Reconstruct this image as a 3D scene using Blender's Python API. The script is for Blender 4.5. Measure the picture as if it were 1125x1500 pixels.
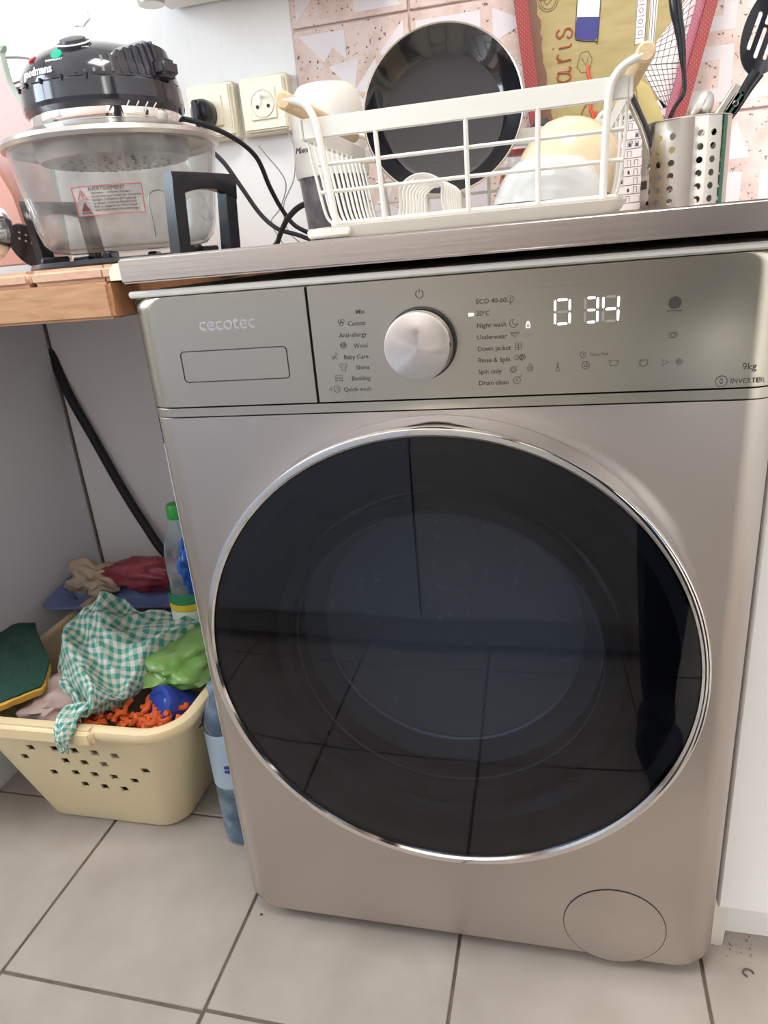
import bpy, bmesh, math, random
from mathutils import Vector, Matrix
random.seed(7)
S = bpy.context.scene
for o in list(bpy.data.objects): bpy.data.objects.remove(o)
PI = math.pi
def srgb(c):
    if isinstance(c, str): c = [int(c[i:i+2], 16)/255 for i in (0, 2, 4)]
    return tuple((x/12.92 if x <= .04045 else ((x+.055)/1.055)**2.4) for x in c)

# ------------------------------------------------------------------ camera
cam = bpy.data.cameras.new('camera'); camo = bpy.data.objects.new('camera', cam)
S.collection.objects.link(camo); S.camera = camo
cam.sensor_fit = 'VERTICAL'; cam.sensor_height = 36; cam.lens = 1014.4/1500*36; cam.clip_start = .02
YAW, PITCH, ROLL = -.2532, -.3608, -.0879
fw = Vector((math.sin(YAW)*math.cos(PITCH), math.cos(YAW)*math.cos(PITCH), math.sin(PITCH)))
r0 = fw.cross(Vector((0, 0, 1))).normalized(); u0 = r0.cross(fw)
rt = r0*math.cos(ROLL)+u0*math.sin(ROLL); up = -r0*math.sin(ROLL)+u0*math.cos(ROLL)
M = Matrix((rt, up, -fw)).transposed().to_4x4(); M.translation = (.407, -.6531, .8788)
camo.matrix_world = M

# ------------------------------------------------------------------ light
world = bpy.data.worlds.new('sky'); S.world = world; world.use_nodes = True
bg = world.node_tree.nodes['Background']; bg.inputs[0].default_value = (.62, .78, 1, 1); bg.inputs[1].default_value = 1.2
def area(name, loc, target, sx, sy, power, col):
    l = bpy.data.lights.new(name, 'AREA'); l.shape = 'RECTANGLE'; l.size = sx; l.size_y = sy; l.energy = power; l.color = col
    o = bpy.data.objects.new(name, l); S.collection.objects.link(o); o.location = loc
    d = Vector(target)-Vector(loc); o.rotation_euler = d.to_track_quat('-Z', 'Z').to_euler(); return o
area('window_daylight', (-1.56, -.72, 1.62), (0, -.72, 1.62), 1.2, 1.15, 58, (.78, .90, 1))
area('doorway_daylight', (1.35, -2.2, 1.25), (1.35, 0, 1.1), .75, 1.7, 44, (1, .96, .92))
area('ceiling_light', (.35, -.45, 2.44), (.35, -.45, 0), .5, .5, 23, (1, .96, .93))  # added fill lamp, brightens the whole room from above
S.view_settings.view_transform = 'Standard'; S.view_settings.look = 'None'; S.view_settings.gamma = 1
S.view_settings.use_curve_mapping = False; S.view_settings.exposure = 0.0

# ------------------------------------------------------------------ materials
def nt(m): return m.node_tree.nodes, m.node_tree.links
def mat(name, col, rough=.5, metal=0, coat=0, emit=None, noise=None, bump=None, trans=0, spec=.5, ior=1.45, sss=0, alpha=1):
    """noise=(scale, colour2, amount, (sx,sy,sz)); bump=(scale, strength, (sx,sy,sz))"""
    m = bpy.data.materials.new(name); m.use_nodes = True; N, L = nt(m); b = N['Principled BSDF']
    c = srgb(col); b.inputs['Base Color'].default_value = (*c, 1); b.inputs['Roughness'].default_value = rough
    b.inputs['Metallic'].default_value = metal; b.inputs['Coat Weight'].default_value = coat; b.inputs['IOR'].default_value = ior
    b.inputs['Transmission Weight'].default_value = trans; b.inputs['Specular IOR Level'].default_value = spec; b.inputs['Alpha'].default_value = alpha
    if emit: b.inputs['Emission Color'].default_value = (*c, 1); b.inputs['Emission Strength'].default_value = emit
    tc = None
    if noise or bump: tc = N.new('ShaderNodeNewGeometry')
    def mapped(sc3):
        mp = N.new('ShaderNodeMapping'); mp.inputs['Scale'].default_value = sc3; L.new(tc.outputs['Position'], mp.inputs[0]); return mp.outputs[0]
    if noise:
        sc, c2, amt, s3 = noise; n = N.new('ShaderNodeTexNoise'); n.inputs['Scale'].default_value = sc; n.inputs['Detail'].default_value = 5
        L.new(mapped(s3), n.inputs['Vector']); r = N.new('ShaderNodeValToRGB'); r.color_ramp.elements[0].position = .35; r.color_ramp.elements[1].position = .68
        d = srgb(c2); r.color_ramp.elements[0].color = (*c, 1); r.color_ramp.elements[1].color = (*[c[i]*(1-amt)+d[i]*amt for i in range(3)], 1)
        L.new(n.outputs['Fac'], r.inputs[0]); L.new(r.outputs[0], b.inputs['Base Color'])
    if bump:
        sc, st, s3 = bump; n = N.new('ShaderNodeTexNoise'); n.inputs['Scale'].default_value = sc; n.inputs['Detail'].default_value = 4
        L.new(mapped(s3), n.inputs['Vector']); bp = N.new('ShaderNodeBump'); bp.inputs['Strength'].default_value = st; bp.inputs['Distance'].default_value = .002
        L.new(n.outputs['Fac'], bp.inputs['Height']); L.new(bp.outputs[0], b.inputs['Normal'])
    return m
def brushed(name, col, rough, aniso, metal=1, sc=(3, 400, 400)):
    m = mat(name, col, rough, metal, bump=(1, .03, sc)); N, L = nt(m); b = N['Principled BSDF']
    b.inputs['Anisotropic'].default_value = aniso
    v = N.new('ShaderNodeCombineXYZ'); v.inputs[0].default_value = 1; L.new(v.outputs[0], b.inputs['Tangent']); return m
def thin_glass(name, tint, gloss=1.0, rough=0.0, dirt=0, dcol='ffffff', ior=1.5):
    """clear or tinted sheet: fresnel mix of a see-through tint and a mirror, with an optional film of dirt"""
    m = bpy.data.materials.new(name); m.use_nodes = True; N, L = nt(m); N.remove(N['Principled BSDF']); out = N['Material Output']
    t = N.new('ShaderNodeBsdfTransparent'); t.inputs[0].default_value = (*srgb(tint), 1)
    g = N.new('ShaderNodeBsdfGlossy'); g.inputs['Roughness'].default_value = rough
    lw = N.new('ShaderNodeLayerWeight'); lw.inputs[0].default_value = .5; pw = N.new('ShaderNodeMath'); pw.operation = 'POWER'; pw.inputs[1].default_value = 4
    L.new(lw.outputs['Facing'], pw.inputs[0]); f = N.new('ShaderNodeMapRange'); f0 = ((ior-1)/(ior+1))**2; f.inputs[3].default_value = f0; f.inputs[4].default_value = 1
    L.new(pw.outputs[0], f.inputs[0]); mx = N.new('ShaderNodeMixShader')
    L.new(f.outputs[0], mx.inputs[0]); L.new(t.outputs[0], mx.inputs[1]); L.new(g.outputs[0], mx.inputs[2]); last = mx.outputs[0]
    if dirt:
        d = N.new('ShaderNodeBsdfDiffuse'); d.inputs[0].default_value = (*srgb(dcol), 1); m2 = N.new('ShaderNodeMixShader')
        ge = N.new('ShaderNodeNewGeometry'); n = N.new('ShaderNodeTexNoise'); n.inputs['Scale'].default_value = 28; n.inputs['Detail'].default_value = 6
        L.new(ge.outputs['Position'], n.inputs['Vector']); mr = N.new('ShaderNodeMapRange'); mr.inputs[1].default_value = .4; mr.inputs[2].default_value = .75
        mr.inputs[3].default_value = dirt*.4; mr.inputs[4].default_value = dirt*1.6; L.new(n.outputs['Fac'], mr.inputs[0]); L.new(mr.outputs[0], m2.inputs[0])
        L.new(last, m2.inputs[1]); L.new(d.outputs[0], m2.inputs[2]); last = m2.outputs[0]
    L.new(last, out.inputs[0]); return m
def wood(name, c1, c2, scale=(3, 30, 30), rough=.45, s=3.0):
    m = mat(name, c1, rough); N, L = nt(m); b = N['Principled BSDF']
    ge = N.new('ShaderNodeNewGeometry'); mp = N.new('ShaderNodeMapping'); mp.inputs['Scale'].default_value = scale; L.new(ge.outputs['Position'], mp.inputs[0])
    n = N.new('ShaderNodeTexNoise'); n.inputs['Scale'].default_value = s; n.inputs['Detail'].default_value = 7; n.inputs['Distortion'].default_value = 1.6; L.new(mp.outputs[0], n.inputs['Vector'])
    r = N.new('ShaderNodeValToRGB'); r.color_ramp.elements[0].position = .3; r.color_ramp.elements[1].position = .7
    r.color_ramp.elements[0].color = (*srgb(c1), 1); r.color_ramp.elements[1].color = (*srgb(c2), 1); L.new(n.outputs['Fac'], r.inputs[0]); L.new(r.outputs[0], b.inputs['Base Color'])
    return m
def speckle(name, base, mottled, dark):
    m = mat(name, base, .22); N, L = nt(m); b = N['Principled BSDF']; ge = N.new('ShaderNodeNewGeometry')
    n = N.new('ShaderNodeTexNoise'); n.inputs['Scale'].default_value = 38; n.inputs['Detail'].default_value = 4; L.new(ge.outputs['Position'], n.inputs['Vector'])
    r = N.new('ShaderNodeValToRGB'); r.color_ramp.elements[0].position = .4; r.color_ramp.elements[1].position = .65
    r.color_ramp.elements[0].color = (*srgb(base), 1); r.color_ramp.elements[1].color = (*srgb(mottled), 1); L.new(n.outputs['Fac'], r.inputs[0])
    n2 = N.new('ShaderNodeTexNoise'); n2.inputs['Scale'].default_value = 170; n2.inputs['Detail'].default_value = 2; L.new(ge.outputs['Position'], n2.inputs['Vector'])
    r2 = N.new('ShaderNodeValToRGB'); r2.color_ramp.elements[0].position = .65; r2.color_ramp.elements[1].position = .69
    r2.color_ramp.elements[0].color = (0, 0, 0, 1); r2.color_ramp.elements[1].color = (1, 1, 1, 1); L.new(n2.outputs['Fac'], r2.inputs[0])
    mx = N.new('ShaderNodeMix'); mx.data_type = 'RGBA'; L.new(r2.outputs[0], mx.inputs[0]); L.new(r.outputs[0], mx.inputs[6]); mx.inputs[7].default_value = (*srgb(dark), 1)
    L.new(mx.outputs[2], b.inputs['Base Color']); return m
def gingham(name, ca, cb, n):
    m = mat(name, ca, .9); N, L = nt(m); b = N['Principled BSDF']; uv = N.new('ShaderNodeUVMap'); sp = N.new('ShaderNodeSeparateXYZ'); L.new(uv.outputs[0], sp.inputs[0])
    def sq(o):
        a = N.new('ShaderNodeMath'); a.operation = 'MULTIPLY'; a.inputs[1].default_value = n; L.new(o, a.inputs[0])
        f = N.new('ShaderNodeMath'); f.operation = 'FRACT'; L.new(a.outputs[0], f.inputs[0])
        g = N.new('ShaderNodeMath'); g.operation = 'GREATER_THAN'; g.inputs[1].default_value = .5; L.new(f.outputs[0], g.inputs[0]); return g.outputs[0]
    s = N.new('ShaderNodeMath'); s.operation = 'ADD'; L.new(sq(sp.outputs[0]), s.inputs[0]); L.new(sq(sp.outputs[1]), s.inputs[1])
    r = N.new('ShaderNodeValToRGB'); r.color_ramp.interpolation = 'CONSTANT'; e = r.color_ramp.elements
    e[0].color = (*srgb(ca), 1); e[1].position = .25; mid = [(x+y)/2 for x, y in zip(srgb(ca), srgb(cb))]; e[1].color = (*mid, 1)
    k = e.new(.75); k.color = (*srgb(cb), 1)
    h = N.new('ShaderNodeMath'); h.operation = 'MULTIPLY'; h.inputs[1].default_value = .5; L.new(s.outputs[0], h.inputs[0]); L.new(h.outputs[0], r.inputs[0])
    L.new(r.outputs[0], b.inputs['Base Color']); return m
def dots(name, ca, cb, sc):
    m = mat(name, ca, .5); N, L = nt(m); b = N['Principled BSDF']; ge = N.new('ShaderNodeNewGeometry'); mp = N.new('ShaderNodeMapping')
    mp.inputs['Rotation'].default_value = (0, PI/4, 0); mp.inputs['Scale'].default_value = (sc, 0, sc); L.new(ge.outputs['Position'], mp.inputs[0])
    fr = N.new('ShaderNodeVectorMath'); fr.operation = 'FRACTION'; L.new(mp.outputs[0], fr.inputs[0])
    di = N.new('ShaderNodeVectorMath'); di.operation = 'DISTANCE'; di.inputs[1].default_value = (.5, 0, .5); L.new(fr.outputs[0], di.inputs[0])
    lt = N.new('ShaderNodeMath'); lt.operation = 'LESS_THAN'; lt.inputs[1].default_value = .2; L.new(di.outputs['Value'], lt.inputs[0])
    mx = N.new('ShaderNodeMix'); mx.data_type = 'RGBA'; L.new(lt.outputs[0], mx.inputs[0]); mx.inputs[6].default_value = (*srgb(ca), 1); mx.inputs[7].default_value = (*srgb(cb), 1)
    L.new(mx.outputs[2], b.inputs['Base Color']); return m
MT = dict(
    plaster=mat('plaster', 'e3e2e0', .85, bump=(14, .9, (3, 3, 1))), plaster_low=mat('plaster_low', 'd8d2cc', .8),
    ceiling=mat('ceiling', 'f2f0ec', .9), grout=mat('grout', '76695a', .9, noise=(30, '5c5146', 1, (1, 1, 1))),
    floortile=mat('floor_tile', 'aca197', .42, noise=(9, '9f9489', 1, (1, 1, 1)), bump=(60, .12, (1, 1, 1))),
    wgrout=mat('wall_grout', 'cbb8b0', .8), tile_speck=speckle('tile_speckle', 'cfbab1', 'c0a69b', '6e5550'), tile_white=mat('tile_white', 'd0c7c9', .2),
    steel_front=brushed('steel_front', 'c8c0ba', .36, .65), steel_panel=brushed('steel_panel', 'c2bdb0', .26, .7), steel_top=brushed('steel_worktop', 'bdb6b0', .3, .5),
    chrome=mat('chrome', 'e4e2e0', .07, 1), spun=mat('spun_metal', 'dcd6d2', .28, 1), satin=mat('satin_steel', 'c4bfb8', .3, 1),
    seam=mat('dark_seam', '17171c', .6), black=mat('black_plastic', '1b1c22', .22), black_matt=mat('black_rubber', '1c1c1f', .6), graphite=mat('graphite', '34343a', .35),
    white=mat('white_enamel', 'e2dfda', .35), whitewire=mat('white_coated_wire', 'dfdbd2', .35), appliance=mat('appliance_white', 'd9d4cc', .45), ivory=mat('ivory_plastic', 'e6dfca', .4),
    cabinet=mat('white_melamine', 'e0dedb', .45), greypanel=mat('grey_melamine', 'e4e4e8', .6), dark=mat('dark_gap', '0c0c0e', .8),
    oak=wood('oak', 'a87c57', 'bf946c', (9, 60, 60), .4, 2), oakend=wood('oak_end', 'a36f4a', 'b9835a', (60, 20, 8), .5, 2), stave=wood('stave_wood', 'c39a80', 'd3ae93', (14, 30, 30), .35, 2),
    palewood=wood('pale_wood', 'c9ad86', 'dcc29c', (60, 8, 60), .5, 2),
    doorglass=thin_glass('tinted_door_glass', 'b4bbc6', ior=1.54), glass=thin_glass('clear_glass', 'f4f6f6', dirt=.13, dcol='d8d4d0', ior=1.45), clear=thin_glass('clean_glass', 'fafafa', ior=1.5),
    pet=thin_glass('clear_bottle_plastic', 'dfe9ee', rough=.08, dirt=.22, dcol='dfe5e6', ior=1.5), petblue=thin_glass('blue_bottle_plastic', 'b6cfe2', rough=.08, dirt=.3, dcol='b8cfe2', ior=1.5),
    smoke=thin_glass('smoky_plastic', 'c4c1c6', rough=.1, dirt=.4, dcol='a09ca0', ior=1.45),
    drum=mat('drum_steel', '3c3f42', .4, 1), gasket=mat('gasket_rubber', '303235', .5), drop=mat('water', 'f4f8fa', .15), ledwhite=mat('lit_segments', 'fdfbff', .5, emit=1.6),
    ledoff=mat('unlit_segments', '9b938c', .4), ink=mat('printed_grey', '3d3935', .5), inklite=mat('printed_pale', 'efeeec', .3), inkw=mat('printed_white', 'f0f0f0', .4),
    panblack=mat('nonstick_coating', '2b2729', .38, bump=(300, .1, (1, 1, 1))), panside=mat('glossy_pan_side', '17171b', .12, coat=.5), panrim=mat('pan_rim', 'cdbfb4', .35, .8),
    cream=mat('cream_ceramic', 'dcc8a6', .18, coat=.3), whitecer=mat('white_ceramic', 'd3d2cf', .18, coat=.3),
    gold=mat('gold_print', 'a8976a', .5, noise=(22, '9c8a58', 1, (1, 1, 4))), brownp=mat('brown_print', '7d5b4a', .5), reddots=dots('red_dotted_print', '8b3638', 'b06452', 260), pinkdots=dots('pink_dotted_print', 'a05a68', 'bb7c86', 260),
    paperwhite=mat('print_white', 'dcd3cf', .5), printink=mat('print_ink', '3f3338', .5), rust=mat('rust_print', '96502c', .5), navy=mat('navy_print', '3b3a78', .5), redp=mat('red_print', 'd2553c', .5),
    niche=mat('smooth_white_back', 'f1ecec', .6), bluecab=mat('pale_blue_front', 'd3d9e6', .45),  # cabinet fronts: bluish window light put into the colour
    pink=mat('pink_plastic', 'c9a39c', .35), sage=mat('sage_edge', '9eac9c', .4), coral=mat('coral_plastic', 'bb8270', .35), bakelite=mat('dome_plastic', '2a2a30', .13, coat=.4),
    teal=mat('green_lamp', '1f9b80', .2, emit=.25), red=mat('red_lamp', 'b4283a', .2), tin=mat('dull_aluminium', '9d9da0', .4, .9), stickerred=mat('sticker_red', 'b4504e', .5),
    stick=thin_glass('sticker_film', 'f0f0f0', rough=.4, dirt=.35, dcol='e8e4e2', ior=1.2),
    green=mat('green_plastic', '2f9a45', .35), basket=mat('cream_basket_plastic', 'ead8ae', .45), basketlip=mat('cream_basket_lip', 'e7cfa4', .4), scour=mat('green_scourer', '203f36', .95, noise=(300, '2d5244', 1, (1, 1, 1)), bump=(900, .8, (1, 1, 1))),
    foam=mat('yellow_foam', 'd3a245', .8, bump=(500, .5, (1, 1, 1))), check=gingham('green_check', 'd3cec2', '3f9584', 19), lilac=mat('lilac_plastic', '7683b4', .4), maroon=mat('maroon_bag', '83303c', .35, noise=(30, 'a8505a', 1, (1, 1, 1))),
    beige=mat('beige_cloth', 'cbb79e', .8, noise=(14, 'b39c84', 1, (1, 1, 1))), mauve=mat('mauve_cloth', 'b39c93', .85), bagblue=mat('blue_film', '2c62b4', .25), baggreen=mat('green_film', '6f9c47', .25, noise=(16, '93ad72', 1, (1, 1, 1))),
    blueplastic=mat('blue_plastic', '2b3f93', .3), orange=mat('orange_chenille', 'cf5c28', .8), brownbox=mat('brown_card', '5e3430', .7), label=mat('label_cream', 'd9d8c6', .5), labelg=mat('label_green', '2f7d56', .5), labely=mat('label_yellow', 'd9b62e', .5),
    yellow=mat('yellow_handle', 'dccb8c', .4), cangreen=mat('green_grip', '2c5f4a', .4), amber=mat('amber', 'b4641c', .15, trans=.5), redcap=mat('red_cap', '8b3330', .4), tray=mat('tray_plastic', 'ddd6ca', .35),
    cuff=mat('debris', '8b8075', .9), hair=mat('brown_fluff', '5a4c42', .9), labelblue=mat('label_blue', 'a9bccb', .5), cloth_dark=mat('dark_cloth', '1d1e22', .85), skin=mat('skin', 'c69a80', .55), greyhose=mat('grey_cable', '8b8789', .5),
)
# ------------------------------------------------------------------ mesh builder
class MB:
    def __init__(s): s.v = []; s.f = []; s.m = []; s.uv = None
    def add(s, vs, fs, mi=0, mx=None):
        o = len(s.v); s.v += [tuple(mx @ Vector(p)) if mx else tuple(p) for p in vs]
        s.f += [tuple(i+o for i in f) for f in fs]; s.m += [mi]*len(fs); return s
    def box(s, x0, x1, y0, y1, z0, z1, bev=0, mi=0, mx=None, seg=1):
        if not bev:
            vs = [(x, y, z) for z in (z0, z1) for y in (y0, y1) for x in (x0, x1)]
            return s.add(vs, [(0, 2, 3, 1), (4, 5, 7, 6), (0, 1, 5, 4), (2, 6, 7, 3), (0, 4, 6, 2), (1, 3, 7, 5)], mi, mx)
        b = bmesh.new(); bmesh.ops.create_cube(b, size=1)
        for v in b.verts: v.co = ((x0+x1)/2+v.co.x*(x1-x0), (y0+y1)/2+v.co.y*(y1-y0), (z0+z1)/2+v.co.z*(z1-z0))
        bmesh.ops.bevel(b, geom=b.edges[:], offset=bev, segments=seg, affect='EDGES'); b.verts.index_update()
        s.add([v.co[:] for v in b.verts], [[v.index for v in f.verts] for f in b.faces], mi, mx); b.free(); return s
    def tube(s, path, r, seg=8, closed=False, mi=0, caps=True, flat=None):
        P = [Vector(p) for p in path]; n = len(P); R = r if isinstance(r, (list, tuple)) else [r]*n
        def tan(i):
            a = P[(i-1) % n] if closed or i else P[i]; b = P[(i+1) % n] if closed or i < n-1 else P[i]; return (b-a).normalized()
        t = tan(0); nrm = t.orthogonal().normalized() if not flat else (Vector(flat)-t*Vector(flat).dot(t)).normalized(); rings = []; vs = []
        for i in range(n):
            t2 = tan(i); q = t.rotation_difference(t2); nrm = (q @ nrm); nrm = (nrm-t2*nrm.dot(t2)).normalized(); t = t2; bn = t.cross(nrm)
            for k in range(seg):
                a = 2*PI*k/seg; vs.append(P[i]+(nrm*math.cos(a)+bn*math.sin(a)*(.35 if flat else 1))*R[i])
        fs = []
        for i in range(n if closed else n-1):
            j = (i+1) % n
            for k in range(seg): l = (k+1) % seg; fs.append((i*seg+k, i*seg+l, j*seg+l, j*seg+k))
        if caps and not closed: fs.append(tuple(range(seg))[::-1]); fs.append(tuple((n-1)*seg+k for k in range(seg)))
        return s.add(vs, fs, mi)
    def lathe(s, prof, c=(0, 0, 0), seg=32, mi=0, mx=None, ax='z', sx=1, sy=1, closed=False):
        vs = []; n = len(prof)
        for r, h in prof:
            for k in range(seg):
                a = 2*PI*k/seg
                vs.append((r*math.cos(a)*sx, r*math.sin(a)*sy, h) if ax == 'z' else (r*math.cos(a)*sx, h, r*math.sin(a)*sy))
        fs = []
        for i in range(n if closed else n-1):
            j = (i+1) % n
            for k in range(seg):
                l = (k+1) % seg; q = (i*seg+k, i*seg+l, j*seg+l, j*seg+k); fs.append(q if ax == 'z' else q[::-1])
        if not closed:
            if prof[0][0] > 1e-6 and getattr(s, 'cap0', False): fs.append(tuple(range(seg)))
        T = Matrix.Translation(c); return s.add(vs, fs, mi, T @ mx if mx else T)
    def prism(s, poly, h0, h1, ax='y', mi=0, mx=None):
        n = len(poly); V = (lambda a, b, h: (a, h, b)) if ax == 'y' else ((lambda a, b, h: (a, b, h)) if ax == 'z' else (lambda a, b, h: (h, a, b)))
        vs = [V(a, b, h0) for a, b in poly]+[V(a, b, h1) for a, b in poly]
        fs = [tuple(range(n)), tuple(range(2*n-1, n-1, -1))]+[(i, i+n, (i+1) % n+n, (i+1) % n) for i in range(n)]
        return s.add(vs, fs, mi, mx)
    def sheet(s, fn, nu, nv, th=0, mi=0, uvs=False):
        vs = [Vector(fn(i/nu, j/nv)) for j in range(nv+1) for i in range(nu+1)]; W = nu+1
        fs = [(j*W+i, j*W+i+1, (j+1)*W+i+1, (j+1)*W+i) for j in range(nv) for i in range(nu)]
        if uvs: s.uv = [(i/nu, j/nv*nv/nu) for j in range(nv+1) for i in range(nu+1)]
        if th:
            nm = [Vector() for _ in vs]
            for f in fs:
                k = (vs[f[1]]-vs[f[0]]).cross(vs[f[3]]-vs[f[0]])
                for i in f: nm[i] += k
            o = len(vs); vs = vs+[v-nm[i].normalized()*th for i, v in enumerate(vs[:o])]
            fs = fs+[tuple(i+o for i in f[::-1]) for f in fs]
            bd = [i for i in range(W)]+[j*W+nu for j in range(1, nv+1)]+[nv*W+i for i in range(nu-1, -1, -1)]+[j*W for j in range(nv-1, 0, -1)]
            for a, b in zip(bd, bd[1:]+bd[:1]): fs.append((b, a, a+o, b+o))
            if uvs: s.uv = s.uv+s.uv
        return s.add([tuple(v) for v in vs], fs, mi)
def worldloc(p):
    v = Vector((0, 0, 0))
    while p: v += p.location; p = p.parent
    return v
def obj(name, mb, mats, parent=None, smooth=38, fix=True):
    me = bpy.data.meshes.new(name); w = worldloc(parent)
    me.from_pydata([(a-w.x, b-w.y, c-w.z) for a, b, c in mb.v], [], mb.f)
    for m in (mats if isinstance(mats, (list, tuple)) else [mats]): me.materials.append(MT[m] if isinstance(m, str) else m)
    me.polygons.foreach_set('material_index', mb.m)
    if mb.uv:
        u = me.uv_layers.new(name='UVMap')
        for l in me.loops: u.data[l.index].uv = mb.uv[l.vertex_index]
    if fix:
        b = bmesh.new(); b.from_mesh(me); bmesh.ops.recalc_face_normals(b, faces=b.faces); b.to_mesh(me); b.free()
    if smooth: me.polygons.foreach_set('use_smooth', [True]*len(me.polygons)); me.set_sharp_from_angle(angle=math.radians(smooth))
    o = bpy.data.objects.new(name, me); S.collection.objects.link(o)
    if parent: o.parent = parent
    return o
def tag(o, label, cat, group=None):
    o['label'] = label; o['category'] = cat
    if group: o['group'] = group
    return o
def thing(name, label, cat, loc=(0, 0, 0), group=None):
    o = bpy.data.objects.new(name, None); o.empty_display_size = .05; S.collection.objects.link(o); o.location = loc
    return tag(o, label, cat, group)
def struct(name, mb, m, parent=None, **k):
    o = obj(name, mb, m, parent, **k)
    if not parent: o['kind'] = 'structure'
    return o
def dup(root, loc):
    r = root.copy(); S.collection.objects.link(r); r.location = loc
    for ch in root.children:
        c = ch.copy(); S.collection.objects.link(c); c.parent = r
    return r
def text(name, s, size, loc, m, parent, align='LEFT', rot=(PI/2, 0, 0), ext=.00012, space=1.0, shear=0, bold=0):
    cu = bpy.data.curves.new(name, 'FONT'); cu.body = s; cu.size = size; cu.align_x = align; cu.extrude = ext; cu.space_character = space; cu.shear = shear; cu.offset = bold; cu.resolution_u = 3
    t = bpy.data.objects.new('tmp', cu); S.collection.objects.link(t); dg = bpy.context.evaluated_depsgraph_get(); dg.update()
    me = bpy.data.meshes.new_from_object(t.evaluated_get(dg)); bpy.data.objects.remove(t); me.materials.clear(); me.materials.append(MT[m])
    o = bpy.data.objects.new(name, me); S.collection.objects.link(o); o.parent = parent
    o.location = Vector(loc)-worldloc(parent); o.rotation_euler = rot; me.name = name; return o
def arc(cx, cz, r, a0, a1, n): return [(cx+r*math.cos(math.radians(a0+(a1-a0)*i/n)), cz+r*math.sin(math.radians(a0+(a1-a0)*i/n))) for i in range(n+1)]
def rrect(x0, x1, z0, z1, r, n=6, m=12):
    """closed loop, same count whatever the radii; r = (bl, br, tr, tl)"""
    if not isinstance(r, (list, tuple)): r = [r]*4
    bl, br, tr, tl = [max(q, 1e-5) for q in r]; L = []
    cs = [((x0+bl, z0+bl), bl, 180, 270), ((x1-br, z0+br), br, 270, 360), ((x1-tr, z1-tr), tr, 0, 90), ((x0+tl, z1-tl), tl, 90, 180)]
    for i, (c, rr, a0, a1) in enumerate(cs):
        A = arc(*c, rr, a0, a1, n); c2 = cs[(i+1) % 4]; B = arc(*c2[0], c2[1], c2[2], c2[3], n)[0]; L += A
        L += [(A[-1][0]+(B[0]-A[-1][0])*k/m, A[-1][1]+(B[1]-A[-1][1])*k/m) for k in range(1, m)]
    return L
def spline(P, n=8, closed=False):
    P = [Vector(p) for p in P]; N = len(P); out = []
    for i in range(N if closed else N-1):
        g = lambda k: P[k % N] if closed else P[min(max(k, 0), N-1)]
        a, b, c, d = g(i-1), g(i), g(i+1), g(i+2)
        for k in range(n):
            t = k/n; out.append(.5*((2*b)+(c-a)*t+(2*a-5*b+4*c-d)*t*t+(3*b-a-3*c+d)*t**3))
    if not closed: out.append(P[-1])
    return out
def shell(x0, x1, z0, z1, corner, ins, y0, back, hole=None):
    """front panel whose sides roll back; ins = inset (l, r, b, t) of the flat front, also the depth of each roll"""
    mb = MB(); loops = []; l, r, b, t = ins; D = max(ins)
    def L(f, y):
        cr = [max(c-min(ii)*(1-f), .0006) if c else 0 for c, ii in zip(corner, ((l, b), (r, b), (r, t), (l, t)))]
        return [(x, y, z) for x, z in rrect(x0+l*(1-f), x1-r*(1-f), z0+b*(1-f), z1-t*(1-f), cr, m=24)]
    base = L(0, y0)
    if hole:
        cx, cz, R = hole
        def C(R, y):
            o = []
            for x, _, z in base:
                a = math.atan2(z-cz, x-cx); o.append((cx+R*math.cos(a), y, cz+R*math.sin(a)))
            return o
        loops += [C(R, y0+.03), C(R, y0)]
    guard = [(x+(.0006 if x < (x0+x1)/2 else -.0006), y, z+(.0006 if z < (z0+z1)/2 else -.0006)) for x, y, z in base]
    loops += [guard, base]; K = 8
    for k in range(1, K+1):
        a = PI/2*k/K; loops.append(L(math.sin(a), y0+D*(1-math.cos(a))))
    loops.append(L(1, y0+back))
    n = len(base); vs = [p for lp in loops for p in lp]; fs = []
    for i in range(len(loops)-1):
        for k in range(n): j = (k+1) % n; fs.append((i*n+k, i*n+j, (i+1)*n+j, (i+1)*n+k))
    if not hole: fs.append(tuple(range(n))[::-1])
    mb.add(vs, fs); return mb

# ================================================================== SETTING
WY = .6
# ---- floor with real tiles
fl = struct('floor', MB().box(-1.5, 1.75, -2.3, .62, -.06, -.003), 'grout')
P = .3054; X0 = -.3221
me_t = None
for i in range(-4, 7):
    for j in range(-7, 3):
        cx = X0+P*(i+.5); cy = -.138+P*(j+.5)
        if cx > 1.75 or cy > .75: continue
        if me_t is None:
            o = obj('floor_tile', MB().box(-P/2+.0022, P/2-.0022, -P/2+.0022, P/2-.0022, -.006, 0, .0012), 'floortile', None); me_t = o.data
        else: o = bpy.data.objects.new('floor_tile', me_t); S.collection.objects.link(o)
        o.parent = fl; o.location = (cx+.011*cy, cy, random.uniform(-.0004, 0)); o.rotation_euler = (0, 0, -.011)
struct('ceiling', MB().box(-1.5, 1.75, -2.3, .62, 2.5, 2.56), 'ceiling')
wb = struct('wall_back', MB().box(-1.5, 1.75, WY, WY+.1, 0, 2.5), 'plaster')
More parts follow.
